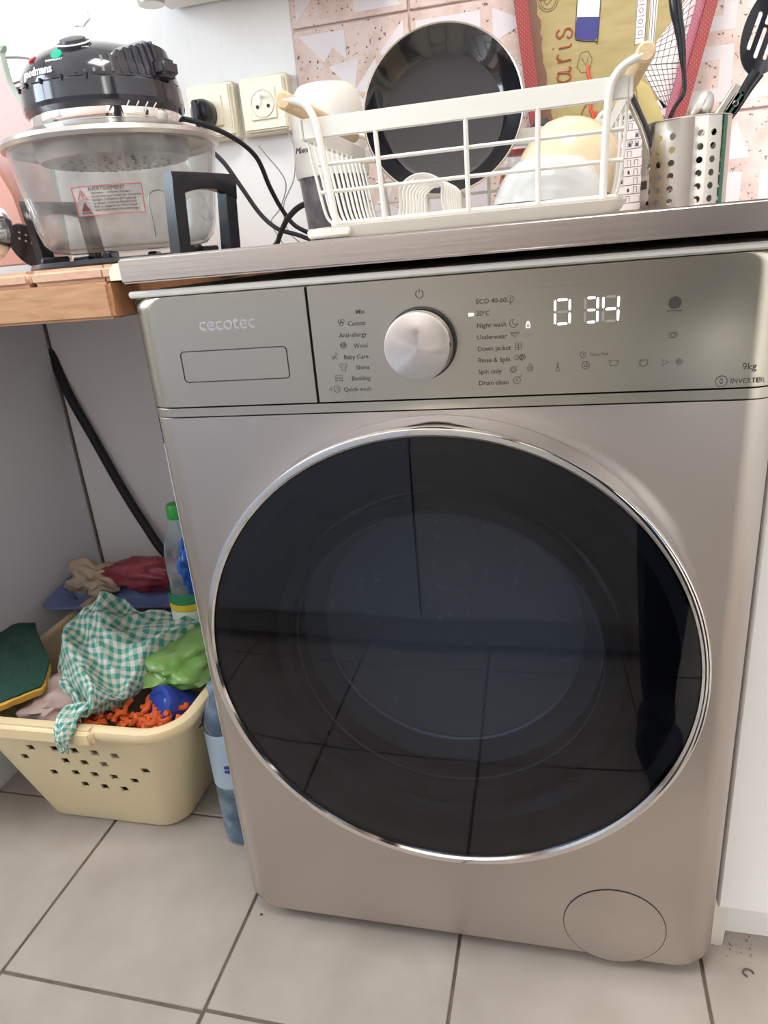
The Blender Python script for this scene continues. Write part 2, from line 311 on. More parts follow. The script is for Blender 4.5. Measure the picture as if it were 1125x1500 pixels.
# left wall with a window hole y -.95...30, z 1.02..2.2
mb = MB(); mb.box(-1.6, -1.5, -2.3, .7, 0, 1.02); mb.box(-1.6, -1.5, -2.3, .7, 2.2, 2.5); mb.box(-1.6, -1.5, -2.3, -1.35, 1.02, 2.2); mb.box(-1.6, -1.5, -.10, .7, 1.02, 2.2)
struct('wall_left', mb, 'plaster')
wn = obj('window_1', MB().box(-1.56, -1.49, -1.35, -.10, 1.0, 1.02), 'white'); wn['kind'] = 'structure'
mb = MB()
for y in (-1.35, -.75, -.15): mb.box(-1.545, -1.505, y, y+.05, 1.02, 2.2)
for z in (1.02, 2.15): mb.box(-1.545, -1.505, -1.35, -.10, z, z+.05)
obj('window_frame', mb, 'white', wn)
for y in (-1.30, -.70):
    obj('window_pane', MB().box(-1.527, -1.523, y, y+.55, 1.07, 2.15), 'clear', wn)
mb = MB(); mb.box(1.75, 1.85, -2.3, .7, 0, 2.5); struct('wall_right', mb, 'plaster')
mb = MB(); mb.box(-1.6, .95, -1.5, -1.42, 0, 2.5); mb.box(.95, 1.85, -1.5, -1.42, 2.1, 2.5); mb.box(.9, .95, -2.3, -1.5, 0, 2.5)
struct('wall_front', mb, 'plaster')
# ---- patchwork wall tiles
def wall_tile_mesh(kind, rot):
    mb = MB(); h = .0935; mb.box(-h, h, -.006, 0, -h, h, .0012, 0)
    R = Matrix.Rotation(rot*PI/2, 4, 'Y'); y0, y1 = -.0063, -.0058; u = h*.96
    def pg(pts):
        mb.prism([(a*u, b*u) for a, b in pts], y0-len(mb.f)*1e-6, y1, mi=1, mx=R)
    if kind == 0:      # pinwheel of triangles
        for k in range(4):
            a = k*PI/2; c, s = math.cos(a), math.sin(a); rr = lambda p: (p[0]*c-p[1]*s, p[0]*s+p[1]*c)
            pg([rr(p) for p in ((-.95, .95), (-.1, .95), (-.52, .5))]); pg([rr(p) for p in ((0, 0), (-.45, .42), (.12, .5))]); pg([rr(p) for p in ((.5, .1), (.95, .1), (.95, .6))])
    elif kind == 1:    # nested squares
        for sx in (-1, 1):
            for sz in (-1, 1):
                cx, cz = sx*.5, sz*.5
                for (a, b, c, d) in ((-.4, .4, .2, .4), (-.4, .4, -.4, -.2), (-.4, -.2, -.2, .2), (.2, .4, -.2, .2)):
                    pg([(cx+a, cz+c), (cx+b, cz+c), (cx+b, cz+d), (cx+a, cz+d)])
    elif kind == 2:    # eight-point star
        for k in range(8):
            a = k*PI/4; b = a+PI/8; c = a-PI/8
            pg([(0, 0), (.45*math.cos(c), .45*math.sin(c)), (.92*math.cos(a), .92*math.sin(a)), (.45*math.cos(b), .45*math.sin(b))][:3] if k % 2 else [(.1*math.cos(a), .1*math.sin(a)), (.5*math.cos(c), .5*math.sin(c)), (.95*math.cos(a), .95*math.sin(a)), (.5*math.cos(b), .5*math.sin(b))])
    else:              # columns and blocks
        for k in range(3):
            x = -.9+k*.68; pg([(x, -.95), (x+.4, -.95), (x+.4, .15), (x, .15)]); pg([(x, .35), (x+.5, .35), (x+.25, .92)])
    return mb
wt_me = {}
for r_ in range(-1, 4):
    for c_ in range(0, 9):
        kind = [0, 1, 2, 3][(c_*3+r_*2+(c_*r_) % 3) % 4]; rot = (c_+r_*3) % 4
        if (c_, r_) == (0, 1): kind, rot = 0, 0
        if (c_, r_) == (1, 1): kind, rot = 1, 0
        if (c_, r_) == (3, 1): kind, rot = 2, 0
        if (kind, rot) not in wt_me:
            o = obj('wall_tile', wall_tile_mesh(kind, rot), ['tile_speck', 'tile_white']); wt_me[kind, rot] = o.data
        else: o = bpy.data.objects.new('wall_tile', wt_me[kind, rot]); S.collection.objects.link(o)
        o.parent = wb; o.location = (.003+.19*(c_+.5), WY-.002, 1.026+.19*(r_+.5)-.0)
obj('tile_grout', MB().box(.001, 1.74, WY-.003, WY, .835, 1.8), 'wgrout', wb)
obj('niche_back', MB().box(-.582, -.03, WY-.0025, WY, .0, .832), 'niche', wb)
# chipped plaster hole with filler
mb = MB(); rng = random.Random(3); pts = [(-.372+.020*rng.uniform(.8, 1.1)*math.cos(a*PI/7), 1.29+.017*rng.uniform(.8, 1.1)*math.sin(a*PI/7)) for a in range(14)]
mb.prism(pts, WY-.0025, WY+.001); obj('filler_patch', mb, 'plaster_low', wb)

# ================================================================== WASHING MACHINE
wm = thing('washing_machine', 'silver front-loading washing machine with round dark glass door and lit 0 34 display', 'washing machine', (.295, .3, 0))
obj('housing', MB().box(-.0245, .6060, .0362, .585, .02, .853, .003), 'appliance', wm)
obj('lid', MB().box(-.0100, .6000, .004, .585, .8534, .8600, .002), 'appliance', wm)
for x in (.05, .54):
    for y in (.1, .52):
        o = obj('foot', MB().lathe([(.0, .0), (.02, 0), (.02, .008), (.012, .01), (.012, .021), (0, .021)], (x, y, 0), 16), 'black_matt', wm)
DC = (.2950, .4645)
obj('front_panel', shell(-.013, .603, .012, .7305, (.035, .035, .001, .001), (.03, .03, .012, .0005), 0, .036, hole=(DC[0], DC[1], .205)), 'steel_front', wm)
obj('trim_strip', shell(-.0135, .6035, .7310, .7411, (.001,)*4, (.03, .03, .0006, .0006), -.0012, .036), 'steel_panel', wm)
pc = obj('control_panel', shell(.1815, .6035, .7415, .853, (.001, .001, .012, .001), (.0006, .03, .0005, .0008), -.0006, .036), 'steel_panel', wm)
dr = obj('detergent_drawer', shell(-.0135, .1800, .7415, .853, (.001, .001, .001, .012), (.03, .0006, .0005, .0008), -.0006, .036), 'steel_panel', wm)
obj('panel_backing', MB().box(-.008, .598, .012, .034, .70, .851), 'seam', wm)
mb = MB(); mb.tube([(x, -.0008, z) for x, z in rrect(.039, .154, .7675, .7985, .004, 5, 6)], .00055, 6, closed=True); obj('recess_outline', mb, 'seam', dr)
text('brand_lettering', 'cecotec', .0190, (.0650, -.0008, .8180), 'chrome', dr, space=1.02, ext=.0008)
# dial
mb = MB(); c = (.2885, 0, .7940); mb.lathe([(.0335, 0), (.0335, -.004), (.032, -.006)], c, 64, ax='y'); obj('dial_collar', mb, 'seam', pc)
mb = MB(); mb.lathe([(.0312, -.003), (.0312, -.022), (.0306, -.0236), (.029, -.0242), (0, -.0242)], c, 96, ax='y')
dl = obj('dial', mb, 'spun', pc)
N, L = nt(MT['spun']); b = N['Principled BSDF']; b.inputs['Anisotropic'].default_value = .95; b.inputs['Roughness'].default_value = .24
ge = N.new('ShaderNodeNewGeometry'); sb = N.new('ShaderNodeVectorMath'); sb.operation = 'SUBTRACT'; sb.inputs[1].default_value = (c[0], 0, c[2]); L.new(ge.outputs['Position'], sb.inputs[0])
cp = N.new('ShaderNodeVectorMath'); cp.operation = 'CROSS_PRODUCT'; cp.inputs[1].default_value = (0, 1, 0); L.new(sb.outputs[0], cp.inputs[0]); L.new(cp.outputs[0], b.inputs['Tangent'])
mb = MB(); mb.box(.3183, .3193, -.0243, -.0225, .7935, .7965); obj('pointer_mark', mb, 'seam', dl)
# programme lettering
YT = -.0007
left = ['Mix', 'Cotton', 'Anti-allergy', 'Wool', 'Baby Care', 'Shirts', 'Bedding', 'Quick wash']
for k, s in enumerate(left): text('programme_text', s, .0059, (.2365, YT, .8245-k*.0104), 'ink', pc, 'RIGHT', bold=.00008)
right = ['ECO 40-60', '20°C', 'Night wash', 'Underwear', 'Down jacket', 'Rinse & Spin', 'Spin only', 'Drum clean']
for k, s in enumerate(right): text('programme_text', s, .0059, (.3405, YT, .8262-k*.0105), 'ink', pc, 'LEFT', bold=.00008)
text('capacity_text', '9kg', .0082, (.5665, YT, .7570), 'ink', pc); text('motor_text', 'INVERTER', .0062, (.5580, YT, .7455), 'ink', pc)
def icon(name, cx, cz, s, lines, m='ink', r=.00035, par=pc):
    mb = MB()
    for ln in lines:
        cl = ln[0] == ln[-1] and len(ln) > 3; q = ln[:-1] if cl else ln
        mb.tube([(cx+a*s, YT, cz+b*s) for a, b in q], r, 4, closed=cl)
    return obj(name, mb, m, par)
CIR = arc(0, 0, 1, 0, 360, 14); CIR[-1] = CIR[0]
def circ(x, z, r, n=12):
    q = arc(x, z, r, 0, 360, n); q[-1] = q[0]; return q
icon('power_symbol', .2895, .8385, .0036, [arc(0, 0, 1, 125, 415, 16), [(0, .35), (0, 1.25)]], r=.0005)
ic = [(.2145, .8175, .0028, [circ(-.5, .4, .55), circ(.6, .5, .55), circ(0, -.5, .6)]), (.2145, .7965, .003, [CIR, circ(0, 0, .6), circ(.2, 0, .3)]),
      (.2045, .786, .003, [circ(.5, .7, .4), circ(-.6, -.3, .4), [(.3, .3), (-.3, -.9)], [(.2, -.2), (.9, -.8)]]),
      (.2125, .7755, .0036, [[(-.4, 1), (-1.1, .5), (-.8, 0), (-.5, .2), (-.5, -1), (.5, -1), (.5, .2), (.8, 0), (1.1, .5), (.4, 1), (0, .7), (-.4, 1)]]),
      (.2065, .7648, .0034, [[(-1, -.6), (-1, .8), (1, .8), (1, -.6), (-1, -.6)], [(-1, 0), (1, 0)], [(-.6, .3), (-.2, .3)], [(.2, .3), (.6, .3)], [(-1, -.6), (-1, -1)], [(1, -.6), (1, -1)]]),
      (.2035, .7545, .0032, [CIR, [(0, .6), (0, 0), (.5, 0)], [(-2.2, .5), (-1.4, .5)], [(-2.6, 0), (-1.4, 0)], [(-2.2, -.5), (-1.4, -.5)]]),
      (.3690, .8285, .0036, [[(0, 1), (.8, .3), (.8, -.3), (0, -1), (-.8, -.3), (-.8, .3), (0, 1)], [(0, .5), (0, -1.5)]]),
      (.3715, .8075, .0036, [arc(0, 0, 1, 100, 350, 12)+arc(.45, .35, .75, 340, 120, 8)]),
      (.3725, .7975, .0034, [[(-1.2, .6), (1.2, .6), (1, 0), (.3, -.3), (0, -.9), (-.3, -.3), (-1, 0), (-1.2, .6)], [(-1.1, .3), (1.1, .3)]]),
      (.3755, .7870, .0034, [[(-.8, .8), (-.8, -.9), (.8, -.9), (.8, .8), (-.8, .8)], [(-.8, .3), (.8, .3)], [(-.8, -.3), (.8, -.3)], [(0, .8), (0, -.9)]]),
      (.3790, .7768, .0026, [circ(-2, 0, .7), circ(-.3, 0, .7), CIR, circ(0, 0, .5)]),
      (.3705, .7660, .0028, [CIR, circ(0, 0, .55), [(.7, .7), (1.3, 1)]]), (.3738, .7560, .0032, [CIR, circ(0, 0, .2), [(.7, .8), (1.3, 1.4)]]),
      (.388, .767, .0034, [[(0, 1.2), (.8, 0), (.5, -.8), (-.5, -.8), (-.8, 0), (0, 1.2)], circ(0, -.1, .35)]), (.412, .767, .003, [[(0, 1.2), (0, -.4)], [(.3, 1.2), (.3, -.4)], circ(.15, -.9, .5)]),
      (.437, .767, .003, [circ(0, 0, 1.1), circ(0, 0, .4), [(0, .4), (.6, .9)]]), (.461, .7675, .0034, [[(-1.2, .9), (-.8, -.6), (.8, -.6), (1.2, .9)], [(-1.2, .9), (-.6, .5), (0, .9), (.6, .5), (1.2, .9)]]),
      (.486, .767, .003, [arc(0, 0, 1.1, 120, 420, 14), [(0, .3), (0, 1)]]), (.5045, .7665, .003, [[(-.8, .9), (.8, 0), (-.8, -.9), (-.8, .9)]]), (.5155, .7665, .003, [[(0, 1), (1, 0), (0, -1), (-1, 0), (0, 1)], circ(0, 0, .4)]),
      (.5095, .7895, .0034, [[(-1, .5), (.6, .8), (1, 0), (.4, -.7), (-.9, -.6), (-1, .5)], circ(-.1, 0, .5)]), (.4345, .7765, .0026, [CIR, [(0, .5), (0, 0), (.5, 0)]]),
      (.5510, .7478, .0048, [circ(0, 0, 1), arc(.2, 0, .45, 90, 270, 8), arc(-.2, 0, .45, -90, 90, 8)])]
for q in ic:
    q = list(q); q[0] += (-.002 if q[0] < .25 else (.0022 if q[0] < .385 else 0)); icon('programme_symbol', *q)
mb = MB(); mb.lathe([(.0052, -.0006), (.0052, -.0009), (0, -.0009)], (.509, 0, .8165), 20, ax='y'); mb.box(.503, .515, -.0009, -.0004, .8095, .8104); obj('touch_button', mb, 'ink', pc)
text('delay_text', 'Delay End', .0038, (.4405, YT, .7752), 'ink', pc)
# display segments
def digit(x, z, w, h, on, par):
    t = .0020; g = .0006; sl = .0006
    seg = {'a': (x+t, z+h-t/2, 1), 'd': (x+t, z+t/2, 1), 'g': (x+t, z+h/2, 1), 'f': (x+t/2, z+h/2, 0, 1), 'b': (x+w-t/2, z+h/2, 0, 1), 'e': (x+t/2, z, 0, 0), 'c': (x+w-t/2, z, 0, 0)}
    for k in 'abcdefg':
        mb = MB(); s = seg[k]; d = -.0008 if k in on else -.00068
        if s[2]: L_ = w-2*t; a = s[0]+g; b = s[0]+L_-g; zz = s[1]; pts = [(a, zz), (a+t/2, zz+t/2), (b-t/2, zz+t/2), (b, zz), (b-t/2, zz-t/2), (a+t/2, zz-t/2)]
        else: a = s[1]+g+t*.6; b = s[1]+h/2-g-t*.6; xx = s[0]; pts = [(xx, a-t/2), (xx+t/2, a), (xx+t/2, b), (xx, b+t/2), (xx-t/2, b), (xx-t/2, a)]
        mb.prism(pts, d, -.0003)
        if k in on: obj('display_segment', mb, 'ledwhite', par, smooth=0)
        elif par is not None: obj('unlit_segment', mb, 'ledoff', par, smooth=0)
digit(.4090, .8035, .0145, .0225, 'abcdef', pc); digit(.4345, .8035, .0125, .0225, 'abgcd', pc); digit(.4497, .8035, .0145, .0225, 'fgbc', pc)
obj('programme_light', MB().box(.3335, .3382, -.0008, -.0003, .8160, .8186), 'ledwhite', pc, smooth=0)
mb = MB(); mb.tube([(x, YT, z) for x, z in rrect(.3848, .3882, .8028, .8062, .0008, 3, 3)], .0003, 4, closed=True); mb.tube([(.3855, YT, .8062), (.3857, YT, .8080), (.3865, YT, .8085), (.3873, YT, .8080), (.3875, YT, .8062)], .0003, 4); mb.tube([(.3865, YT, .8040), (.3865, YT, .8050)], .0003, 4)
obj('lock_symbol', mb, 'ledwhite', pc)
# door
dcx, dcz = DC; c = (dcx, 0, dcz)
door = obj('door', MB().lathe([(.214, .003), (.2610, -.0005), (.2612, -.006), (.2600, -.030), (.2612, -.043), (.2612, -.0475), (.2604, -.0500), (.2590, -.0506), (.2545, -.0502), (.2524, -.0480), (.2515, -.040), (.214, -.02)], c, 160, ax='y', closed=True), 'chrome', wm, smooth=30)
mb = MB(); mb.lathe([(0, -.0485), (.12, -.0480), (.22, -.0472), (.2518, -.0462), (.2518, -.0425), (0, -.0440)], c, 128, ax='y'); obj('door_glass', mb, 'doorglass', door)
mb = MB(); mb.lathe([(.250, -.0438), (.205, -.040), (.190, -.020), (.185, .0)], c, 96, ax='y'); obj('inner_frame', mb, 'black', door)
mb = MB(); mb.lathe([(.186, -.03), (.172, -.028), (.166, -.005), (.168, .012), (.176, .02)], c, 96, ax='y'); obj('porthole_ring', mb, 'gasket', door)
mb = MB(); mb.lathe([(.163, -.012), (.160, -.006), (.150, .03), (.140, .07), (.120, .085), (.05, .09), (0, .09)], c, 96, ax='y'); obj('porthole_glass', mb, 'clear', door)
for r_, y_, th, m_, a0_, a1_ in ((.167, -.016, .0013, 'greyhose', 0, 360), (.146, .028, .0019, 'inkw', 188, 338), (.112, .080, .0020, 'greyhose', 200, 340)):
    mb = MB(); mb.tube([(x, y_, z) for x, z in arc(dcx, dcz, r_, a0_, a1_, 72)], [th*(.25+.75*min(1, 5*min(k, 72-k)/72)) if a1_ != 360 else th for k in range(73)], 6); obj('glass_rim', mb, m_, door)  # grey ring line, then two pale tapering arcs painted as glints on glass
mb = MB(); rg = random.Random(11)
for k in range(150):
    a = rg.uniform(0, 2*PI); rr = .15*math.sqrt(rg.random())
    if rg.random() < .65: a = abs(math.sin(a))*PI*.9+.1
    x, z = dcx+rr*math.cos(a)*.95, dcz+rr*math.sin(a)
    R = rg.choice([.0005, .0006, .0009, .0014, .0020]); y = .016
    if R < .001: mb.lathe([(R, 0), (R*.7, -R*.6), (0, -R*.8)], (x, y, z), 6, ax='y')
    else: mb.tube([(x+R*math.cos(q), y, z+R*math.sin(q)) for q in [PI*i/4 for i in range(8)]], R*.24, 4, closed=True)
dp = obj('water_droplets', mb, 'drop', door); dp['kind'] = 'stuff'  # clear drops drawn as white dots and rings, their glint put into the colour
mb = MB(); mb.lathe([(.205, .028), (.20, .05), (.178, .06), (.176, .11), (.235, .115)], c, 96, ax='y'); obj('door_gasket', mb, 'gasket', wm)
mb = MB(); mb.lathe([(.235, .115), (.235, .42), (0, .43)], c, 96, ax='y'); drum = obj('drum', mb, 'drum', wm)
mb = MB(); mb.lathe([(.0600, -.0003), (.0600, -.0008), (.0588, -.0012), (0, -.0012)], (.4845, 0, .0750), 64, ax='y'); obj('filter_cover', mb, 'steel_front', wm)
mb = MB(); mb.tube([(.4845+.0603*math.cos(a*PI/32), -.0003, .0750+.0603*math.sin(a*PI/32)) for a in range(64)], .0006, 5, closed=True); obj('filter_seam', mb, 'seam', wm)

# ================================================================== WORKTOPS
sw = thing('steel_worktop', 'brushed stainless steel worktop running over the washing machine', 'worktop', (.58, .28, .88))
obj('front_edge', MB().box(-.008, 1.30, -.006, .012, .868, .8918, .002, seg=3), 'steel_top', sw)
obj('top_sheet', MB().box(-.004, 1.30, .012, .594, .884, .8912, .0005), 'steel_top', sw)
obj('end_lip', MB().box(-.007, -.004, .013, .594, .869, .8908, .0005), 'steel_top', sw)
mb = MB(); mb.prism([(-.0105, .872), (-.0105, .888)]+arc(-.0145, .878, .0100, 90, 180, 8)+[(-.0245, .872)], .002, .05); obj('end_cap', mb, 'ivory', sw)
ow = thing('oak_worktop', 'thick oak worktop on the left, over the open niche', 'worktop', (-.6, .28, .85))
obj('slab', MB().box(-1.2, -.028, .0, .594, .8355, .8720, .003, seg=2), 'oak', ow)
obj('end_face', MB().box(-.0285, -.0265, .003, .594, .8375, .870, .0005), 'oakend', ow)
cb = thing('butcher_board', 'pinkish stave wood board lying along the oak worktop edge', 'board', (-.6, .28, .873))
x = -1.2; k = 0; rg = random.Random(5)
while x < -.03:
    w = rg.choice([.06, .075, .045, .09]); x1 = min(x+w, -.028)
    if x1-x < .02: x1 = -.028
    o = obj('stave', MB().box(x, x1-.0005, .004, .560, .8722, .8880, .0045, seg=3), 'stave', cb); x = x1; k += 1
    if x >= -.029: break

# ================================================================== CABINETS, NICHE
lc = thing('base_cabinet', 'grey-sided base cabinet left of the niche under the oak worktop', 'cabinet', (-.9, .3, 0))
obj('body', MB().box(-1.2, -.588, .02, .5935, .0, .8345, .001), 'greypanel', lc); obj('cabinet_door', MB().box(-1.19, -.60, .0, .0195, .1, .825, .003), 'cabinet', lc)
struct('trim_1', MB().tube([(-.5855, .5975, .02), (-.5855, .5975, .83)], .0022, 6), 'grout')  # dark strip put in to draw the shaded corner gap
rc = thing('base_cabinet', 'white base cabinet right of the washing machine', 'cabinet', (.95, .3, 0))
obj('body', MB().box(.633, 1.30, .045, .586, .09, .866, .002), 'cabinet', rc); obj('cabinet_door', MB().box(.6075, 1.28, .030, .0445, .093, .862, .002), 'cabinet', rc)
obj('plinth', MB().box(.631, 1.28, .076, .092, .0, .0895, .001), 'cabinet', rc)
mb = MB(); mb.prism([(.046, .0895), (.070, .0895), (.074, .03), (.067, .012), (.066, .0), (.054, .0), (.05, .012), (.047, .04)], .6085, .624, 'x'); obj('side_panel_foot', mb, 'appliance', rc)
# opposite run of cabinets, seen in the door glass
oc_lab = ['pale blue base cabinet behind the viewer, leftmost of the mirrored row', 'pale blue base cabinet behind the viewer, between the two others', 'white base cabinet behind the viewer, rightmost of the mirrored row']
for k, (a, b_) in enumerate(((-1.2, -.46), (-.46, .12), (.12, .72))):
    t = thing('kitchen_cabinet', oc_lab[k], 'cabinet', ((a+b_)/2, -1.1, 0), 'cabinets of the opposite row')
    obj('body', MB().box(a+.001, b_-.001, -1.41, -.83, .1, .86), 'cabinet', t); obj('cabinet_door', MB().box(a+.002, b_-.002, -.829, -.80, .1, .855, .002), 'bluecab' if k < 2 else 'cabinet', t)
    obj('plinth', MB().box(a+.001, b_-.001, -.87, -.855, 0, .099), 'cabinet', t)
t = obj('worktop', MB().box(-1.49, .74, -1.415, -.785, .862, .898, .003), 'stave'); tag(t, 'wooden worktop over the opposite cabinets behind the viewer', 'worktop')

# ================================================================== SOCKETS, PLUG, CABLES
def socket(x, z, label, plugged):
    t = thing('wall_socket', label, 'socket', (x, WY, z), 'cream wall sockets')
    obj('mounting_block', MB().box(x-.042, x+.042, WY-.022, WY-.0005, z-.042, z+.042, .002), 'ivory', t)
    obj('face_plate', MB().box(x-.0385, x+.0385, WY-.030, WY-.0225, z-.0385, z+.0385, .003, seg=2), 'ivory', t)
    mb = MB(); mb.box(x-.0225, x+.0225, WY-.0325, WY-.0302, z-.0225, z+.0225, .001)
    obj('insert', mb, 'ivory', t)
    if not plugged:
        mb = MB(); mb.lathe([(.0195, -.0015), (.0193, -.0005), (.018, -.0006), (0, -.0006)], (x, WY-.0325, z), 32, ax='y'); obj('well', mb, 'label', t)
        mb = MB()
        for dx, dz in ((-.0095, -.004), (.0095, -.004)): mb.lathe([(.0028, 0), (.0028, -.0006), (0, -.0006)], (x+dx, WY-.0332, z+dz), 12, ax='y')
        obj('contact_hole', mb, 'black', t)
        mb = MB(); mb.tube([(x, WY-.033, z+.010), (x, WY-.045, z+.010)], .0022, 8); obj('earth_pin', mb, 'chrome', t)
    return t
socket(-.147, 1.117, 'cream wall socket with the black plug in it', True); socket(-.052, 1.117, 'empty cream wall socket left of the tiles', False)
pg = thing('power_plug', 'black plug pushed into the left wall socket', 'plug', (-.152, WY-.05, 1.112))
mb = MB(); mb.lathe([(.0185, -.0332), (.0190, -.046), (.0175, -.058), (.013, -.066), (0, -.068)], (-.152, WY, 1.112), 28, ax='y', sy=1.15); obj('plug_body', mb, 'black', pg)
obj('grip', MB().box(-.158, -.146, WY-.078, WY-.062, 1.094, 1.128, .003), 'black', pg)
cab1 = spline([(-.152, .53, 1.095), (-.145, .50, 1.07), (-.13, .50, 1.055), (-.105, .50, 1.03), (-.08, .50, .99), (-.055, .50, .95), (-.025, .49, .925), (.01, .48, .913), (.05, .46, .900), (.10, .44, .896), (.14, .42, .896)], 8)
o = obj('power_cable', MB().tube(cab1, .0036, 8), 'black_matt'); tag(o, 'black power cable hanging from the plug down to the steel worktop', 'cable')
cab2 = spline([(-.04, .50, .8968), (-.02, .47, .904), (0, .44, .918), (.025, .41, .935), (.06, .38, .948), (.10, .37, .948), (.135, .36, .930), (.15, .35, .905), (.16, .345, .8965)], 8)
o = obj('power_cable', MB().tube(cab2, .0042, 8), 'black_matt'); tag(o, 'thicker black cable arching up beside the grey mixer cup', 'cable')
cab3 = spline([(-.075, .585, 1.06), (-.06, .57, 1.045), (-.03, .57, 1.0), (-.045, .57, .96), (-.06, .56, .94), (-.045, .55, .91), (-.03, .54, .8935)], 8)
o = obj('thin_cable', MB().tube(cab3, .0011, 6), 'greyhose'); tag(o, 'thin grey wire looping down the wall below the empty socket', 'cable')
cab4 = spline([(-.03, .59, 1.09), (-.005, .56, 1.05), (0, .53, 1.0), (-.02, .52, .96), (-.01, .50, .92), (.02, .49, .8935)], 8)
o = obj('thin_cable', MB().tube(cab4, .0010, 6), 'greyhose'); tag(o, 'thin grey wire running down behind the cream mixer', 'cable')
o = obj('power_cable', MB().tube(spline([(-.088, .30, 1.062), (-.06, .31, 1.06), (-.03, .36, 1.045), (-.01, .40, 1.02), (-.002, .42, .98), (0.005, .44, .95), (.02, .45, .925), (.05, .45, .9085)], 8), .0034, 8), 'black_matt'); tag(o, 'black cable leaving the back of the oven lid', 'cable')
hose = spline([(-.586, .606, .745), (-.577, .594, .70), (-.556, .586, .64), (-.525, .584, .56), (-.486, .580, .46), (-.445, .574, .375), (-.39, .56, .30), (-.30, .55, .27), (-.2, .55, .26)], 8)
o = obj('drain_hose', MB().tube(hose, .0095, 12), 'black_matt'); tag(o, 'thick black hose curving down the back of the niche', 'hose')

# ================================================================== WHITE WALL BOX (top edge of frame)
t = thing('wall_box', 'white box on the wall at the top edge of the photo', 'wall appliance', (-.06, .52, 1.25))
obj('casing', MB().box(-.205, .17, .47, .597, 1.272, 1.40, .008, seg=3), 'white', t)
mb = MB(); mb.lathe([(.0, 1.252), (.019, 1.252), (.0205, 1.256), (.0205, 1.275), (0, 1.275)], (-.182, .495, 0), 28); obj('knob', mb, 'satin', t)

# ================================================================== HALOGEN OVEN
OC = (-.150, .262); ox, oy = OC
ov = thing('halogen_oven', 'halogen oven with black domed lid on a big glass bowl', 'oven', (ox, oy, .888))
bz = .906
prof = [(0, bz), (.085, bz), (.100, bz+.003), (.110, bz+.013), (.1155, bz+.03), (.120, bz+.06), (.1255, bz+.095), (.130, bz+.124), (.127, bz+.124), (.1225, bz+.095), (.117, bz+.06), (.112, bz+.03), (.107, bz+.016), (.098, bz+.007), (.085, bz+.005), (0, bz+.005)]
bowl = obj('glass_bowl', MB().lathe(prof, (ox, oy, 0), 80), 'glass', ov)
mb = MB(); mb.lathe([(.128, bz+.121), (.1345, bz+.1225), (.1362, bz+.127), (.134, bz+.132), (.110, bz+.141), (.098, bz+.142), (.098, bz+.139), (.126, bz+.128)], (ox, oy, 0), 80, closed=True); obj('steel_rim', mb, 'satin', ov)
mb = MB(); mb.lathe([(.0, bz+.134), (.096, bz+.134), (.096, bz+.116), (.092, bz+.109), (.04, bz+.104), (0, bz+.104)], (ox, oy, 0), 60); obj('heater_disc', mb, 'tin', ov)
mb = MB()
for ring, n in ((.015, 6), (.028, 10), (.041, 16), (.054, 20), (.067, 26)):
    for k in range(n):
        a = 2*PI*k/n; zz = bz+.1035+(.005*(ring-.04)/.052 if ring > .04 else 0); mb.lathe([(.0024, zz), (.0024, zz-.0006), (0, zz-.0006)], (ox+ring*math.cos(a), oy+ring*math.sin(a), 0), 6)
o = obj('vent_holes', mb, 'graphite', ov); o['kind'] = 'stuff'
obj('lower_collar', MB().lathe([(.078, bz+.136), (.0905, bz+.141), (.0930, bz+.146), (.0930, bz+.157), (.085, bz+.160)], (ox, oy, 0), 64), 'chrome', ov)
lz = bz+.150
mb = MB(); mb.lathe([(.072, lz-.001), (.086, lz), (.096, lz+.006), (.1015, lz+.013), (.1030, lz+.018), (.1020, lz+.036), (.100, lz+.039), (.090, lz+.040)], (ox, oy, 0), 22, mx=Matrix.Diagonal((.96, .96, 1, 1))); lid = obj('lid_skirt', mb, 'bakelite', ov, smooth=18)
dome = [(.0965, lz+.038), (.094, lz+.050), (.086, lz+.063), (.072, lz+.074), (.054, lz+.082), (.028, lz+.087), (0, lz+.088)]
dm = obj('lid_dome', MB().lathe(dome, (ox, oy, 0), 64), 'bakelite', ov)
Rz = Matrix.Translation((ox, oy, 0)) @ Matrix.Rotation(math.radians(-6), 4, 'Z')
def vent_h(a): return lz+.042+.036*max(0, min(1, (a+88)/74))
vs = []; fs = []; n_ = 24
for k in range(n_+1):
    a = -88+(112*k/n_); c_, s_ = math.cos(math.radians(a)), math.sin(math.radians(a)); h = vent_h(a)
    for r, z in ((.0945, lz+.036), (.0925, (lz+.036+h)/2), (.0870, h), (.080, h+.0035), (.055, lz+.0755), (.05, lz+.04)): vs.append((ox+r*c_, oy+r*s_, z))
for k in range(n_):
    for q in range(6): w_ = (q+1) % 6; fs.append((k*6+q, k*6+w_, (k+1)*6+w_, (k+1)*6+q))
fs += [tuple(range(6)), tuple(n_*6+q for q in range(6))[::-1]]
obj('vent_block', MB().add(vs, fs), 'bakelite', ov, smooth=40)
for k in range(11):
    a = -74+k*6.2; h = vent_h(a); Ra = Matrix.Translation((ox, oy, 0)) @ Matrix.Rotation(math.radians(a), 4, 'Z'); mb = MB()
    mb.prism([(.089, lz+.041), (.0970, lz+.041), (.0900, h+.001), (.083, h+.001)], -.0014, .0014, mx=Ra); obj('vent_rib', mb, 'graphite', ov, smooth=0)
mb = MB(); mb.box(.090, .110, -.018, .012, lz+.040, lz+.060, .005, mx=Rz, seg=3); obj('handle_hinge', mb, 'graphite', ov)
mb = MB(); mb.box(-.096, -.080, -.010, .012, lz+.062, lz+.082, .005, mx=Matrix.Translation((ox, oy+.005, 0)), seg=3); obj('handle_pivot', mb, 'graphite', ov)
mb = MB()
